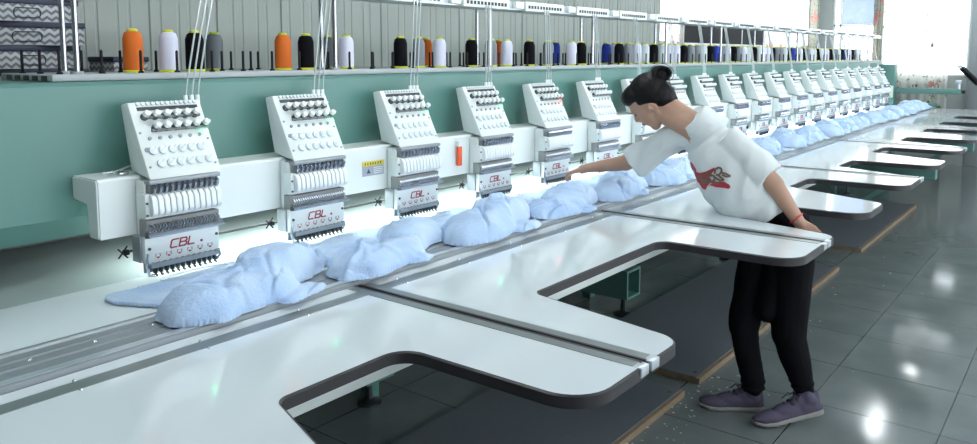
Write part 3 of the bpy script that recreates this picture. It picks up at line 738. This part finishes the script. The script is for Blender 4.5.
# ------------------------------------------------------------------ foot boards on the floor
def board(x0, x1, label, far=0):
    r = empty('foot_board', ((x0+x1)/2, 2.35, FZ)); h = (x1-x0)/2
    a = B(); box(a, -h, h, -.49, .44, 0, .038); obj('plywood', a, 'ply', r, smooth=False)
    a = B(); box(a, -h+.0, h-.0, -.465, .44, .038, .042); obj('grey_covering', a, 'board', r, smooth=False)
    a = B()
    for sx in (-1, 1):
        for sy in (-.43, .42): lathe(a, [(0, .046), (.012, .045), (.014, .042), (0, .042)], (sx*(h-.08), sy, 0), 10)
    obj('corner_nails', a, 'dark', r); tag(r, label, 'foot board', 'foot boards in front of the machine')
board(1.75, 4.30, 'nearest dark grey foot board on the tiles under the front tables')
board(4.52, 7.85, 'middle dark grey foot board beside the mauve shoes')
board(8.72, 11.8, 'far dark grey foot board with pale worn edge to the right of the person')
# lint on the floor
bm = B()
for i in range(130):
    x = random.uniform(3.4, 6.5); yy = 1.86-abs(random.gauss(0, .13)); z = FZ+.002
    if i > 118: x = random.uniform(4, 9); yy = random.uniform(.7, 1.8)
    s = random.uniform(.003, .011); a = random.random()*PI
    p = [Vector((math.cos(a+k*PI/2.5)*s*random.uniform(.4, 1.4), math.sin(a+k*PI/2.5)*s*random.uniform(.4, 1.4), 0)) for k in range(5)]
    top = bm.verts.new((x, yy, z+s*.4)); vs = [bm.verts.new(Vector((x, yy, z))+q) for q in p]
    for k in range(5): bm.faces.new((vs[k], vs[(k+1) % 5], top))
o = obj('floor_lint', bm, 'lint'); tag(o, 'scattered white lint and thread scraps on the tiles by the foot boards', 'lint', kind='stuff')

# ------------------------------------------------------------------ garments under the heads
def garment(k, seed, detail=120):
    """a bunched towelling garment: height field over a patch, origin at (HX[k], 2.6, table)"""
    rnd = random.Random(seed); ox = Vector((seed*3.7, seed*1.3, 0)); R = rnd.uniform
    lumps = [(-.15+R(-.04, .03), -.12+R(-.03, .02), .29+R(-.03, .04), .15+R(-.01, .03), .115+R(0, .035), R(.05, .35)),
             (.15+R(-.03, .04), -.03+R(-.04, .04), .22+R(-.02, .03), .15+R(-.02, .02), .15+R(-.03, .02), R(.2, .6)),
             (-.31+R(-.03, .03), -.19+R(-.02, .05), .13, .09, .055+R(0, .03), R(-.4, .4)),
             (.29, .10+R(-.04, .04), .15, .11, .07+R(0, .04), R(-.6, .2)), (.02+R(-.1, .1), -.24, .12, .07, .05, R(-.5, .5)), (-.12, .08, .2, .09, .05, R(-.3, .5))]
    folds = []; R0 = R(-.18, .22)
    for _ in range(34):
        a = R(-1.2, 1.2) if rnd.random() < .6 else R(.2, .9)
        folds.append((R(-.42, .42), R(-.30, .14), math.cos(a), math.sin(a), R(.007, .014), R(.09, .28), R(-1, .7)*.034, R(-2.5, 2.5)))
    bm = B(); nx, ny = int(detail*1.45), detail; grid = {}
    for i in range(nx+1):
        for j in range(ny+1):
            x = -.54+1.08*i/nx; yv = -.40+.86*j/ny
            w = nvec(Vector((x*4, yv*4, 0))+ox)*.055+nvec(Vector((x*11, yv*11, 4))+ox)*.018
            X, Y = x+w.x, yv+w.y; h = 0
            for cx, cy, rx, ry, hh_, an in lumps:
                dx, dy = X-cx, Y-cy; u = (dx*math.cos(an)+dy*math.sin(an))/rx; v = (-dx*math.sin(an)+dy*math.cos(an))/ry; q = abs(u)**2.4+abs(v)**2.4
                if q < 1: h = (h**4+(hh_*(1-q)**.42)**4)**.25
            fr = R0; fx = abs(X*math.cos(fr)+(Y-.15)*math.sin(fr))/.36; fy = abs(-X*math.sin(fr)+(Y-.15)*math.cos(fr))/.26
            flat = .011 if (fx**7+fy**7) < 1+.9*noise.noise(Vector((X*3.1, Y*3.1, 9))+ox) else 0
            f = 0
            for px, py, ca, sa, wd_, ln, am, cv in folds:
                dx, dy = X-px, Y-py; u = dx*ca+dy*sa; v = -dx*sa+dy*ca+cv*u*u
                if abs(u) < ln and abs(v) < wd_*4: f += am*math.cos(u/ln*PI/2)*math.exp(-(v/wd_)**2)
            rg = (1-abs(noise.noise(Vector((X*5+Y*2, Y*9-X*3, 1))+ox))*2)
            if h > 0: hz = h*(.95+.06*rg)+f*min(1, h/.05)+.0015*noise.noise(Vector((x*30, yv*30, 2))+ox)
            else: hz = flat+(max(0, f)*.6+.006*max(0, rg) if flat else 0)
            if (h > .004 or flat): grid[i, j] = bm.verts.new((x, yv, max(hz, .009)))
    for i in range(nx):
        for j in range(ny):
            q = [(i, j), (i+1, j), (i+1, j+1), (i, j+1)]
            if all(p in grid for p in q): bm.faces.new([grid[p] for p in q])
    for v in [v for v in bm.verts if not v.link_faces]: bm.verts.remove(v)
    bmesh.ops.smooth_vert(bm, verts=bm.verts[:], factor=.2, use_axis_x=True, use_axis_y=True, use_axis_z=True)
    be = [e for e in bm.edges if e.is_boundary]
    ex = bmesh.ops.extrude_edge_only(bm, edges=be)
    for v in [g_ for g_ in ex['geom'] if isinstance(g_, bmesh.types.BMVert)]: v.co.z = .002 if v.co.y > -.0 else .018
    for v in bm.verts:
        if v.co.y < .02 and v.co.z < .0255: v.co.z = max(v.co.z, .0255)
    bmesh.ops.recalc_face_normals(bm, faces=bm.faces[:])
    me = bpy.data.meshes.new('garment'); bm.to_mesh(me); bm.free(); me.materials.append(M['cloth'])
    for p in me.polygons: p.use_smooth = True
    return me
gm = [garment(k, k+3) for k in range(9)]
for k in range(NH):
    r = empty('garment', (HX[k]+.02, 2.60, TZ))
    link('bunched_cloth', gm[k % 9], r)
    a = B(); box(a, -.25, .25, .06, .40, .001, .006); obj('white_backing', a, 'cloth', r, smooth=False) if k < 8 else a.free()
    a = B()
    for rr_ in (0, 1):
        pts_ = [(.0+(.17-.03*rr_)*math.cos(t_)**1, .36+(.05-.012*rr_)*math.sin(t_), .0215) for t_ in [2*PI*q/28 for q in range(29)]]
        tube(a, pts_, .0018, 5, cap=False)
    if k < 8: obj('stitched_outline', a, 'backing', r)
    else: a.free()
    r.rotation_euler.z = 0.12*math.sin(k*2.3) if k > 8 else 0
    lab = f'bunched pale blue towelling garment lying below the {ORD[k]} embroidery head'
    if k == 0: lab = 'nearest pale blue towelling garment, spread under the first head at the left'
    tag(r, lab, 'garment', 'pale blue garments along the machine')

# ------------------------------------------------------------------ storage boxes and rack behind the left end
def storage_box(x, y, z, w, d, h, rz, label):
    r = empty('storage_box', (x, y, z)); r.rotation_euler.z = rz
    a = B(); box(a, -w/2, w/2, -d/2, d/2, 0, h-.028, .003); obj('box_body', a, 'chev', r)
    a = B(); box(a, -w/2-.006, w/2+.006, -d/2-.006, d/2+.006, h-.028, h, .003); obj('lid', a, 'navy', r)
    a = B(); c = -d/2-.003; pp = [(-.055, c, .02), (.055, c, .02), (.065, c, .032), (.065, c, .055), (.055, c, .067), (-.055, c, .067), (-.065, c, .055), (-.065, c, .032), (-.055, c, .02)]
    tube(a, pp, .003, 6, cap=False); obj('label_holder', a, 'navy', r)
    tag(r, label, 'storage box', 'chevron storage boxes behind the machine')
RZ0 = 1.50
place = ['lowest', 'second lowest', 'third lowest', 'fourth lowest', 'fifth', 'topmost']
for i in range(6):
    storage_box(1.68+(.03 if i % 2 else -.02), 4.41, RZ0+.118*i, .52, .34, .116, (.18, -.12, .22, -.2, .12, 0)[i], f'grey chevron storage box with navy lid, {place[i]} of the stack behind the near poles')
storage_box(2.22, 4.42, 1.68, .20, .26, .116, .05, 'grey chevron storage box standing alone to the right of the box stack')
r = empty('storage_rack', (1.6, 4.42, FZ))
for x in (-.52, .76):
    for yy in (-.22, .22): a = B(); box(a, x-.02, x+.02, yy-.02, yy+.02, 0, 1.72); obj('rack_post', a, 'rack', r, smooth=False)
for z in (.5, 1.1, 1.725): a = B(); box(a, -.54, .78, -.25, .25, z-.0, z+.025); obj('rack_shelf', a, 'rack', r, smooth=False)
a = B(); box(a,   .50, .74, -.10, .24, 1.75, 1.93); obj('riser_block', a, 'rack', r, smooth=False)
tag(r, 'dark steel rack behind the machine that carries the chevron boxes', 'rack')

# dark louvred panel on the back window
r = empty('ventilation_panel', (11.6, 4.47, 1.96)); w_ = 1.62
a = B(); box(a, -w_, w_, 0, .03, 0, .36); obj('backing', a, 'black', r, smooth=False)
a = B()
for z in (0, .34): box(a, -w_-.02, w_+.02, -.012, .04, z-.01, z+.02)
for x in (-w_-.01, w_+.01, 0.55): box(a, x-.012, x+.012, -.012, .04, 0, .35)
obj('white_frame', a, 'frame', r, smooth=False)
a = B()
for q in range(9): box(a, -w_, w_, -.008, 0, .03+.034*q, .045+.034*q)
obj('louvres', a, 'black', r, smooth=False)
for x in (-1.3, 1.3): a = B(); box(a, x-.02, x+.02, .0, .03, -.24, 0); box(a, x-.02, x+.02, .0, .225, -.24, -.20); obj('wall_bracket', a, 'frame', r, smooth=False)
tag(r, 'wide black louvred panel in a white frame on the back wall above the thread cones', 'panel')

# ------------------------------------------------------------------ the person
def remesh(name, parts, voxel, m, smooth_it=4, disp=None, parent=None, origin=(0, 0, 0)):
    """fuse overlapping closed shapes into one continuous surface"""
    bm = B()
    for f_ in parts: f_(bm)
    bmesh.ops.recalc_face_normals(bm, faces=bm.faces[:])
    me = bpy.data.meshes.new(name+'_src'); bm.to_mesh(me); bm.free()
    o = bpy.data.objects.new(name+'_src', me); COL.objects.link(o)
    md = o.modifiers.new('r', 'REMESH'); md.mode = 'VOXEL'; md.voxel_size = voxel
    if smooth_it: s = o.modifiers.new('s', 'SMOOTH'); s.factor = .5; s.iterations = smooth_it
    dg = bpy.context.evaluated_depsgraph_get(); ev = o.evaluated_get(dg); nm = bpy.data.meshes.new_from_object(ev); nm.name = name
    bpy.data.objects.remove(o); bpy.data.meshes.remove(me)
    if disp:
        nrm = [v.normal.copy() for v in nm.vertices]
        for v, n_ in zip(nm.vertices, nrm): v.co += n_*disp(v.co)
    ov = Vector(origin)
    for v in nm.vertices: v.co -= ov
    nm.materials.clear(); nm.materials.append(M[m])
    for p in nm.polygons: p.use_smooth = True; p.material_index = 0
    return link(name, nm, parent)
def cap(p, q, r0, r1, n=6, seg=16):
    """rounded tapered limb"""
    def f_(bm):
        P_, Q = Vector(p), Vector(q); d = (Q-P_).normalized(); pts, rs = [], []
        for k in range(n): a = PI/2*(1-k/n); pts.append(P_-d*r0*math.sin(a)); rs.append(max(r0*math.cos(a), 1e-4))
        for k in range(n+1): a = PI/2*k/n; pts.append(Q+d*r1*math.sin(a)); rs.append(max(r1*math.cos(a), 1e-4))
        tube(bm, pts, rs, seg)
    return f_
def flatcone(p, q, r0, r1, seg=24):
    return lambda bm: tube(bm, [p, q], [r0, r1], seg)
def ell(c, ax, seg=24):
    """ellipsoid with three axis vectors"""
    def f_(bm):
        A = [Vector(a) for a in ax]; r = bmesh.ops.create_uvsphere(bm, u_segments=seg, v_segments=seg//2, radius=1)
        for v in r['verts']: v.co = Vector(c)+A[0]*v.co.x+A[1]*v.co.y+A[2]*v.co.z
    return f_
V3 = Vector
thc = math.radians(38.0444)
RT = V3((math.sin(thc), -math.cos(thc), 0)); FH = V3((math.cos(thc), math.sin(thc), 0)); UP = V3((0, 0, 1))
PN = empty('person', (4.32, 1.42, FZ)); PO = V3((4.32, 1.42, FZ))
tag(PN, 'person with black hair in a bun, white t-shirt and black trousers leaning over the table', 'person')
pel = V3((4.63, 1.42, .77)); neck = V3((4.42, 1.90, 1.385)); ax_ = (neck-pel).normalized()
wL = V3((-.12, -.98, -.10)).normalized(); chestn = wL.cross(ax_).normalized()
if chestn.x > 0: chestn = -chestn
Lsh = V3((4.405, 1.655, 1.305)); Rsh = V3((4.46, 2.03, 1.315))
hipw = V3((-.45, -.85, 0)).normalized()
Lhip, Rhip = pel+hipw*.10-UP*.02, pel-hipw*.12-UP*.02-RT*.03
Lkn, Rkn = V3((4.46, 1.31, .22)), V3((4.42, 1.56, .22)); Lan, Ran = V3((4.445, 1.215, -.12)), V3((4.375, 1.475, -.14))
Rel = V3((4.44, 2.36, 1.12)); Rwr = V3((4.46, 2.66, 1.055)); Lel = V3((4.43, 1.415, 1.075)); Lwr = V3((4.44, 1.28, .885))
# hands
def hand_parts(wr, fwd, palm_n, side, curl, s=1.0):
    """palm, four bent fingers and a thumb; palm_n points out of the back of the hand"""
    fwd = V3(fwd).normalized(); pn = (V3(palm_n)-fwd*V3(palm_n).dot(fwd)).normalized(); sd = fwd.cross(pn).normalized()*side; P_ = []
    P_.append(cap(wr, wr+fwd*.03*s, .026*s, .028*s))
    for q in (-.6, -.2, .2, .6): P_.append(cap(wr+fwd*.012*s+sd*q*.02*s, wr+fwd*.088*s+sd*q*.052*s, .015*s, .0135*s))
    for i, (q, ln) in enumerate(((-.75, .072), (-.25, .088), (.25, .094), (.75, .082))):
        p = wr+fwd*.090*s+sd*q*.042*s; d = fwd
        for j, fr in enumerate((.45, .32, .26)):
            a = curl*(.55+.35*j); d = (fwd*math.cos(a*(j+1)*.6)-pn*math.sin(a*(j+1)*.6)).normalized(); qv = p+d*ln*fr*s; P_.append(cap(p, qv, (.0105-.001*j)*s, (.0098-.001*j)*s, 4, 10)); p = qv
    p = wr+fwd*.022*s+sd*.026*s; d = (fwd*.6+sd*.75-pn*.25).normalized(); q = p+d*.045*s; P_.append(cap(p, q, .0145*s, .0125*s, 4, 10)); d2 = (fwd*.9+sd*.25-pn*.35).normalized(); P_.append(cap(q, q+d2*.045*s, .0115*s, .0095*s, 4, 10))
    return P_
# head frame: looks steeply down to the left
hc = V3((4.36, 2.165, 1.515))
fd = (-RT*.68-UP*.68+FH*.27).normalized(); ud = (-RT*.72+UP*.69); ud = (ud-fd*ud.dot(fd)).normalized(); ld = fd.cross(ud).normalized()
if ld.dot(FH) > 0: ld = -ld      # ld points towards the near (left) side of the head
def hp(f_, u_, l_): return hc+fd*f_+ud*u_+ld*l_
body = [ell(hp(-.015, .035, 0), (fd*.128, ud*.120, ld*.100)), ell(hp(.035, -.055, 0), (fd*.078, ud*.095, ld*.072)), cap(hp(.060, -.128, .0), hp(.064, -.130, .001), .034, .034), cap(hp(-.01, -.075, .05), hp(.055, -.12, .012), .040, .032), cap(hp(-.01, -.075, -.05), hp(.055, -.12, -.012), .040, .032),
        cap(hp(.112, .0, 0), hp(.124, -.032, 0), .013, .018), cap(hp(.112, -.035, .014), hp(.112, -.035, -.014), .012, .012), cap(hp(.102, -.078, .018), hp(.102, -.078, -.018), .013, .013),
        cap(hp(.095, .03, .035), hp(.095, .03, -.035), .022, .022),
        ell(hp(-.014, -.020, .104), (fd*.019+ud*.004, ud*.032, ld*.016))] + [cap(hp(-.014+.021*math.cos(t_), -.018+.034*math.sin(t_), .122), hp(-.014+.021*math.cos(t_+.45), -.018+.034*math.sin(t_+.45), .122), .0075, .0075, 3, 8) for t_ in (.2, .65, 1.1, 1.55, 2.0, 2.45, 2.9, 3.35, 3.8, 4.25)]
body += [cap(hp(-.018, -.046, .112), hp(-.016, -.050, .118), .010, .009), ell(hp(-.012, -.018, -.098), (fd*.020, ud*.036, ld*.012)),
        cap(hp(-.05, -.05, 0), neck-ax_*.02, .078, .086), cap(hp(-.01, -.07, 0), neck+UP*.01-RT*.03, .066, .080), cap(neck-ax_*.02, neck-ax_*.12, .085, .09),
        ell(pel+ax_*.50, (wL*.165, chestn*.10, ax_*.22)), ell(pel+ax_*.22, (wL*.14, chestn*.10, ax_*.22)), ell(pel+ax_*.03, ((wL+hipw).normalized()*.155, chestn*.115, ax_*.14)),
        cap(Lsh, Lel, .065, .057), cap(Lel, Lwr, .057, .036), cap(Rsh, Rel, .062, .053), cap(Rel, Rwr, .054, .031), cap(neck-ax_*.06, Lsh, .06, .055), cap(neck-ax_*.06, Rsh, .06, .055),
        cap(Lhip, Lkn, .085, .055), cap(Lkn, Lan, .053, .034), cap(Rhip, Rkn, .085, .055), cap(Rkn, Ran, .053, .034),
        cap(Lan, V3((4.42, 1.26, -.205)), .034, .02), cap(Ran, V3((4.35, 1.52, -.21)), .034, .02)]
body += hand_parts(Rwr, (.0, .95, -.28), (-.1, .2, 1), 1, .65, 1.12)
body += hand_parts(Lwr, (-.05, -.75, -.55), (-.9, -.2, .3), 1, .3, 1.0)
skin = remesh('body', body, .0062, 'skin', 5, parent=PN, origin=PO)
# face details
def on(name, parts, vox, m, sm=2, parent=None, disp=None): return remesh(name, parts, vox, m, sm, disp, parent or PN, PO)
for s_ in (1, -1):
    a = B(); ell(hp(.106, .003, .034*s_), (fd*.008, ud*.003, ld*.014))(a)
    for v in a.verts: v.co -= PO
    obj('eye', a, 'eye', PN)
    a = B(); tube(a, [hp(.110, .026, .014*s_), hp(.111, .032, .028*s_), hp(.104, .028, .042*s_)], [.001, .002, .0008], 6)
    for v in a.verts: v.co -= PO
    obj('eyebrow', a, 'hair', PN)
a = B(); tube(a, [hp(.106, -.076, -.024), hp(.1165, -.074, -.008), hp(.1165, -.074, .008), hp(.106, -.076, .024)], [.003, .007, .007, .003], 8); tube(a, [hp(.106, -.080, -.022), hp(.114, -.085, 0), hp(.106, -.080, .022)], [.003, .008, .003], 8)
for v in a.verts: v.co -= PO
obj('lips', a, 'lips', PN)
# hair
hair = [ell(hp(-.095, -.050, 0), (fd*.062, ud*.080, ld*.078)), ell(hp(-.040, .065, 0), (fd*.125, ud*.108, ld*.106)), ell(hp(-.085, -.005, 0), (fd*.085, ud*.115, ld*.100)), ell(hp(.035, .105, 0), (fd*.085, ud*.060, ld*.088)),
        cap(hp(.02, .055, .083), hp(-.055, .01, .086), .022, .024), cap(hp(.045, .06, -.08), hp(-.045, -.02, -.092), .022, .024)]
def hdisp(co): return .004*noise.noise(co*22)
hr = on('hair', hair, .007, 'hair', 4, disp=hdisp)
bc = hc+UP*.178+RT*.062
bun = [ell(bc, (RT*.062, UP*.052, FH*.055))]
for q in range(7):
    a0 = q*.9; c_ = bc
    pts_ = [c_+(RT*math.cos(a0+t_)+UP*math.sin(a0+t_)*.8)*.050+FH*(-.045+.02*math.sin(3*t_+q)) for t_ in (0, .5, 1, 1.5, 2)]
    bun += [cap(pts_[i], pts_[i+1], .013, .013, 4, 10) for i in range(4)]
hb = on('hair_bun', bun, .006, 'hair', 2)
a = B()
for q in range(16):
    a0 = random.uniform(-1.2, 2.2); rr_ = random.uniform(.062, .088); st0 = random.uniform(0, 6)
    tube(a, [bc-PO+(RT*math.cos(st0+t_)*rr_+UP*math.sin(st0+t_)*rr_*.75)+FH*(.03*math.sin(t_+q)) for t_ in [k*.28 for k in range(int(random.uniform(5, 11)))]], .0013, 4)
obj('loose_strands', a, 'hair', hb)
# t-shirt
slL0, slL1 = Lsh+V3((0, .01, .0)), V3((4.43, 1.455, 1.125)); slR0, slR1 = Rsh, V3((4.44, 2.27, 1.16))
hemc = pel+ax_*.075
shirt = [ell(pel+ax_*.53, (wL*.205, chestn*.135, ax_*.22)), flatcone(neck+UP*.056-RT*.016, neck+RT*.11-UP*.06, .106, .145), cap(neck+RT*.04-UP*.05, neck-ax_*.2, .10, .12),
         cap(neck-ax_*.10, Lsh, .085, .078), cap(neck-ax_*.10, Rsh, .085, .078),
         flatcone(slL0+(slL0-slL1)*.15, slL1+(slL1-slL0)*.06, .085, .098), flatcone(slR0+(slR0-slR1)*.15, slR1+(slR1-slR0)*.10-UP*.02, .085, .100)]
def torso_loft(bm):
    rings = []
    for t_, rx, rz_, sh in ((.135, .222, .172, .0), (.16, .226, .172, 0), (.22, .225, .170, .0), (.35, .228, .168, 0), (.5, .222, .158, 0), (.62, .19, .125, 0), (.70, .14, .10, 0)):
        c_ = pel+ax_*t_; w_a = (hipw*(1-max(0, min(1, t_/.45)))+wL*max(0, min(1, t_/.45))); w_a = (w_a-ax_*w_a.dot(ax_)).normalized(); n_a = w_a.cross(ax_).normalized()
        if n_a.dot(chestn) < 0: n_a = -n_a
        c_ = c_ + n_a*.034 - (UP*.02 if t_ < .1 else UP*0)
        rings.append([bm.verts.new(c_+w_a*rx*math.cos(a)*(1 if True else 1)+n_a*rz_*math.sin(a)) for a in [2*PI*k/28 for k in range(28)]])
    for a, b_ in zip(rings, rings[1:]):
        for k in range(28): bm.faces.new((a[k], a[(k+1) % 28], b_[(k+1) % 28], b_[k]))
    bm.faces.new(rings[0][::-1]); bm.faces.new(rings[-1])
shirt.append(torso_loft)
def sdisp(co):
    q = co-pel; t_ = q.dot(ax_); u_ = q.dot(wL); n_ = q.dot(chestn)
    w = noise.noise(V3((t_*3.2+u_*2, u_*9-t_*2, n_*4)))*.018+(.5-abs(noise.noise(V3((t_*4+u_*5, u_*7-t_*3, n_*5+3)))))*.026-.010
    w += .009*math.sin(u_*38+6*noise.noise(q*5))*max(0, .42-t_)*2
    return w
sh = on('t_shirt', shirt, .008, 'shirt', 5, disp=sdisp)
# chest print laid onto the cloth
SHm = sh.data; bvh = BVHTree.FromPolygons([v.co+PO for v in SHm.vertices], [p.vertices[:] for p in SHm.polygons])
PITCH = math.atan(79/780); FW = FH*math.cos(PITCH)-UP*math.sin(PITCH); UPc = FH*math.sin(PITCH)+UP*math.cos(PITCH); CAM = V3((0, 0, 1.8))
def dir_of(px, py): return (FW*780+RT*(px-488.5)+UPc*(135-py)).normalized()
h0 = bvh.ray_cast(CAM, dir_of(703, 178)); chest_pt = h0[0] or (pel+ax_*.4+chestn*.13)
pn_ = dir_of(703, 178)
def decal(name, polys, m, off, parent):
    bm = B()
    for poly in polys:
        vs = [bm.verts.new((x, y, 0)) for x, y in poly]; bm.faces.new(vs)
    bmesh.ops.triangulate(bm, faces=bm.faces[:]); 
    for _ in range(3): bmesh.ops.subdivide_edges(bm, edges=bm.edges[:], cuts=1, use_grid_fill=True)
    bmesh.ops.remove_doubles(bm, verts=bm.verts[:], dist=.0001)
    for v in bm.verts:
        o_, d_ = CAM, dir_of(v.co.x, v.co.y); h_ = bvh.ray_cast(o_, d_)
        v.co = (h_[0] if h_[0] else chest_pt)-d_*off
    bad = [v for v in bm.verts if (v.co-chest_pt).length > .5]; bmesh.ops.delete(bm, geom=bad, context='VERTS')
    for v in bm.verts: v.co -= PO
    return obj(name, bm, m, parent)
def c8(l): return [(680+x/7.4, 140+y/7.4) for x, y in l]
pr = decal('chest_print', [c8([(82, 160), (100, 185), (118, 215), (122, 238), (150, 245), (190, 235), (225, 218), (250, 205), (262, 215), (240, 240), (215, 270), (235, 300), (215, 325), (200, 345), (190, 370), (165, 360), (140, 320), (110, 290), (80, 262), (60, 235), (58, 205), (68, 178)]),
                            c8([(240, 318), (290, 308), (330, 312), (365, 330), (374, 350), (360, 362), (320, 355), (270, 350), (215, 335)])], 'red', .004, sh)
def stroke(pts, w):
    out = []
    for (x0, y0), (x1, y1) in zip(pts, pts[1:]):
        l = math.hypot(x1-x0, y1-y0) or 1; nx, ny = -(y1-y0)/l*w, (x1-x0)/l*w
        out.append([(x0+nx, y0+ny), (x1+nx, y1+ny), (x1-nx, y1-ny), (x0-nx, y0-ny)])
    return out
sc_ = []
for pts_ in ([(255, 250), (262, 215), (290, 202), (308, 215), (305, 240), (285, 262), (265, 255)], [(300, 240), (340, 250), (375, 268), (345, 272), (310, 258)], [(285, 262), (310, 285), (325, 295), (300, 300), (270, 285), (250, 270)],
             [(215, 265), (250, 262), (260, 290), (235, 310), (205, 300)], [(150, 265), (180, 262), (205, 275), (190, 300), (160, 290), (140, 280)], [(165, 300), (200, 315), (240, 310), (280, 318)], [(190, 250), (215, 245), (235, 250)], [(130, 270), (155, 300), (180, 325)]):
    sc_ += stroke(c8(pts_), 1.0)
decal('scribble_print', sc_, 'brown', .006, sh)
# trousers
def pdisp(co):
    z = co.z; k_ = max(0, min(1, (.0-z)/.12))
    return .010*noise.noise(V3((co.x*9, co.y*9, co.z*6)))+k_*.006*math.sin(z*150+noise.noise(co*10)*3)
tr = [ell(pel+V3((0, 0, .02)), (hipw*.185, chestn.cross(hipw).normalized()*.13, V3((-.85*.14, .45*.14, 0)))), ell(pel+V3((.0, -.01, .04)), (hipw*.175, UP*.12, hipw.cross(UP).normalized()*.135)),
      cap(Lhip+V3((0, -.0, 0)), Lkn, .120, .098), cap(Lkn, Lan+UP*.05, .098, .064), cap(Rhip, Rkn, .124, .086), cap(Rkn, Ran+UP*.05, .086, .062),
      flatcone(Lan+UP*.09, Lan+UP*.01, .062, .056), flatcone(Ran+UP*.09, Ran+UP*.01, .062, .056)]
tr += [cap(pel+V3((-.02, -.03, -.1)), (Lkn+Rkn)/2+UP*.12, .12, .07)]
on('trousers', tr, .008, 'pants', 4, disp=pdisp)
# red cord on the left wrist
a = B(); d_ = (Lwr-Lel).normalized(); u_, v_, _ = frame_of(d_); c_ = Lwr-d_*.015-PO
tube(a, [c_+(u_*math.cos(t_)+v_*math.sin(t_))*.040+d_*.006*math.sin(t_) for t_ in [2*PI*k/20 for k in range(21)]], .0045, 6, cap=False); obj('wrist_cord', a, 'cord_red', PN)
# shoes
def shoe(heel, toe, lift):
    heel, toe = V3(heel), V3(toe); fw = (toe-heel).normalized(); sd = fw.cross(UP).normalized(); L_ = (toe-heel).length; up = sd.cross(fw).normalized()
    if up.z < 0: up = -up
    def q(f_, s_, u_): return heel+fw*f_*L_+sd*s_+up*u_
    r = empty('shoe', (0, 0, 0)); r.parent = PN
    prof = [(0, .030), (.08, .040), (.3, .038), (.5, .044), (.72, .054), (.88, .045), (1, .018)]
    def sole(z0, z1, g_):
        def f_(bm):
            lo, hi = [], []
            outl = [(f0, w+g_) for f0, w in prof]+[(f0, -w-g_) for f0, w in reversed(prof)]
            for f0, w in outl: lo.append(bm.verts.new(q(f0, w, z0+(.018 if f0 > .95 else .004 if f0 > .85 else 0)))); hi.append(bm.verts.new(q(f0, w, z1+(.012 if f0 > .95 else 0)+(.008 if f0 < .15 else 0))))
            n_ = len(lo); bm.faces.new(hi); bm.faces.new(lo[::-1])
            for i in range(n_): bm.faces.new((lo[i], lo[(i+1) % n_], hi[(i+1) % n_], hi[i]))
        return f_
    on('sole', [sole(0, .026, .003)], .006, 'sole', 2, parent=r)
    up_ = [sole(.022, .045, -.002), ell(q(.75, 0, .038), (fw*.095, sd*.050, up*.038)), ell(q(.50, 0, .050), (fw*.10, sd*.043, up*.052)), ell(q(.22, 0, .055), (fw*.085, sd*.040, up*.065)),
           cap(q(.15, 0, .085), q(.20, 0, .105), .042, .044), cap(q(.08, 0, .05), q(.07, 0, .115), .034, .022), cap(q(.30, 0, .10), q(.40, 0, .09), .032, .030)]
    on('upper', up_, .006, 'shoe', 3, parent=r)
    a = B()
    for i in range(5):
        f0 = .36+.075*i; h_ = .128-.012*i
        tube(a, [q(f0, -.030, h_-.022), q(f0+.03, 0, h_+.002), q(f0+.02, .030, h_-.022)], .004, 5)
    for s_ in (-1, 1): tube(a, [q(.36, 0, .125), q(.42, .03*s_, .140), q(.50, .045*s_, .105)], .0035, 5); tube(a, [q(.36, 0, .125), q(.33, .03*s_, .140), q(.40, .04*s_, .12)], .0035, 5)
    for v in a.verts: v.co -= PO
    obj('laces', a, 'lace', r)
    return r
shoe((4.415, 1.425, FZ), (4.225, 1.735, FZ), 0)
shoe((4.485, 1.125, FZ+.050), (4.175, 1.395, FZ+.0), 0)

# ------------------------------------------------------------------ camera, world, final scale
for me in bpy.data.meshes:
    if me.users: me.transform(Matrix.Scale(K, 4))
for o in bpy.data.objects:
    o.location = o.location*K
    if o.parent is None: o.location.z += -FZ*K
cam = bpy.data.cameras.new('camera'); co = bpy.data.objects.new('camera', cam); COL.objects.link(co); SC.camera = co
cam.sensor_fit = 'HORIZONTAL'; cam.sensor_width = 36; cam.lens = 780/977*36; cam.shift_y = -87/977; cam.clip_end = 100
mw = Matrix((( RT.x, UPc.x, -FW.x, 0), (RT.y, UPc.y, -FW.y, 0), (RT.z, UPc.z, -FW.z, (1.8-FZ)*K), (0, 0, 0, 1))); co.matrix_world = mw
wd = bpy.data.worlds.new('daylight'); SC.world = wd; wd.use_nodes = True
bg = wd.node_tree.nodes['Background']; bg.inputs[0].default_value = (.86, .94, 1, 1); bg.inputs[1].default_value = 5.0
SC.view_settings.view_transform = 'Standard'; SC.view_settings.look = 'None'; SC.view_settings.exposure = 0.18; SC.view_settings.gamma = 1
SC.view_settings.use_curve_mapping = False
SC.cycles.use_denoising = True; SC.cycles.max_bounces = 8; SC.cycles.diffuse_bounces = 4; SC.cycles.sample_clamp_indirect = 6
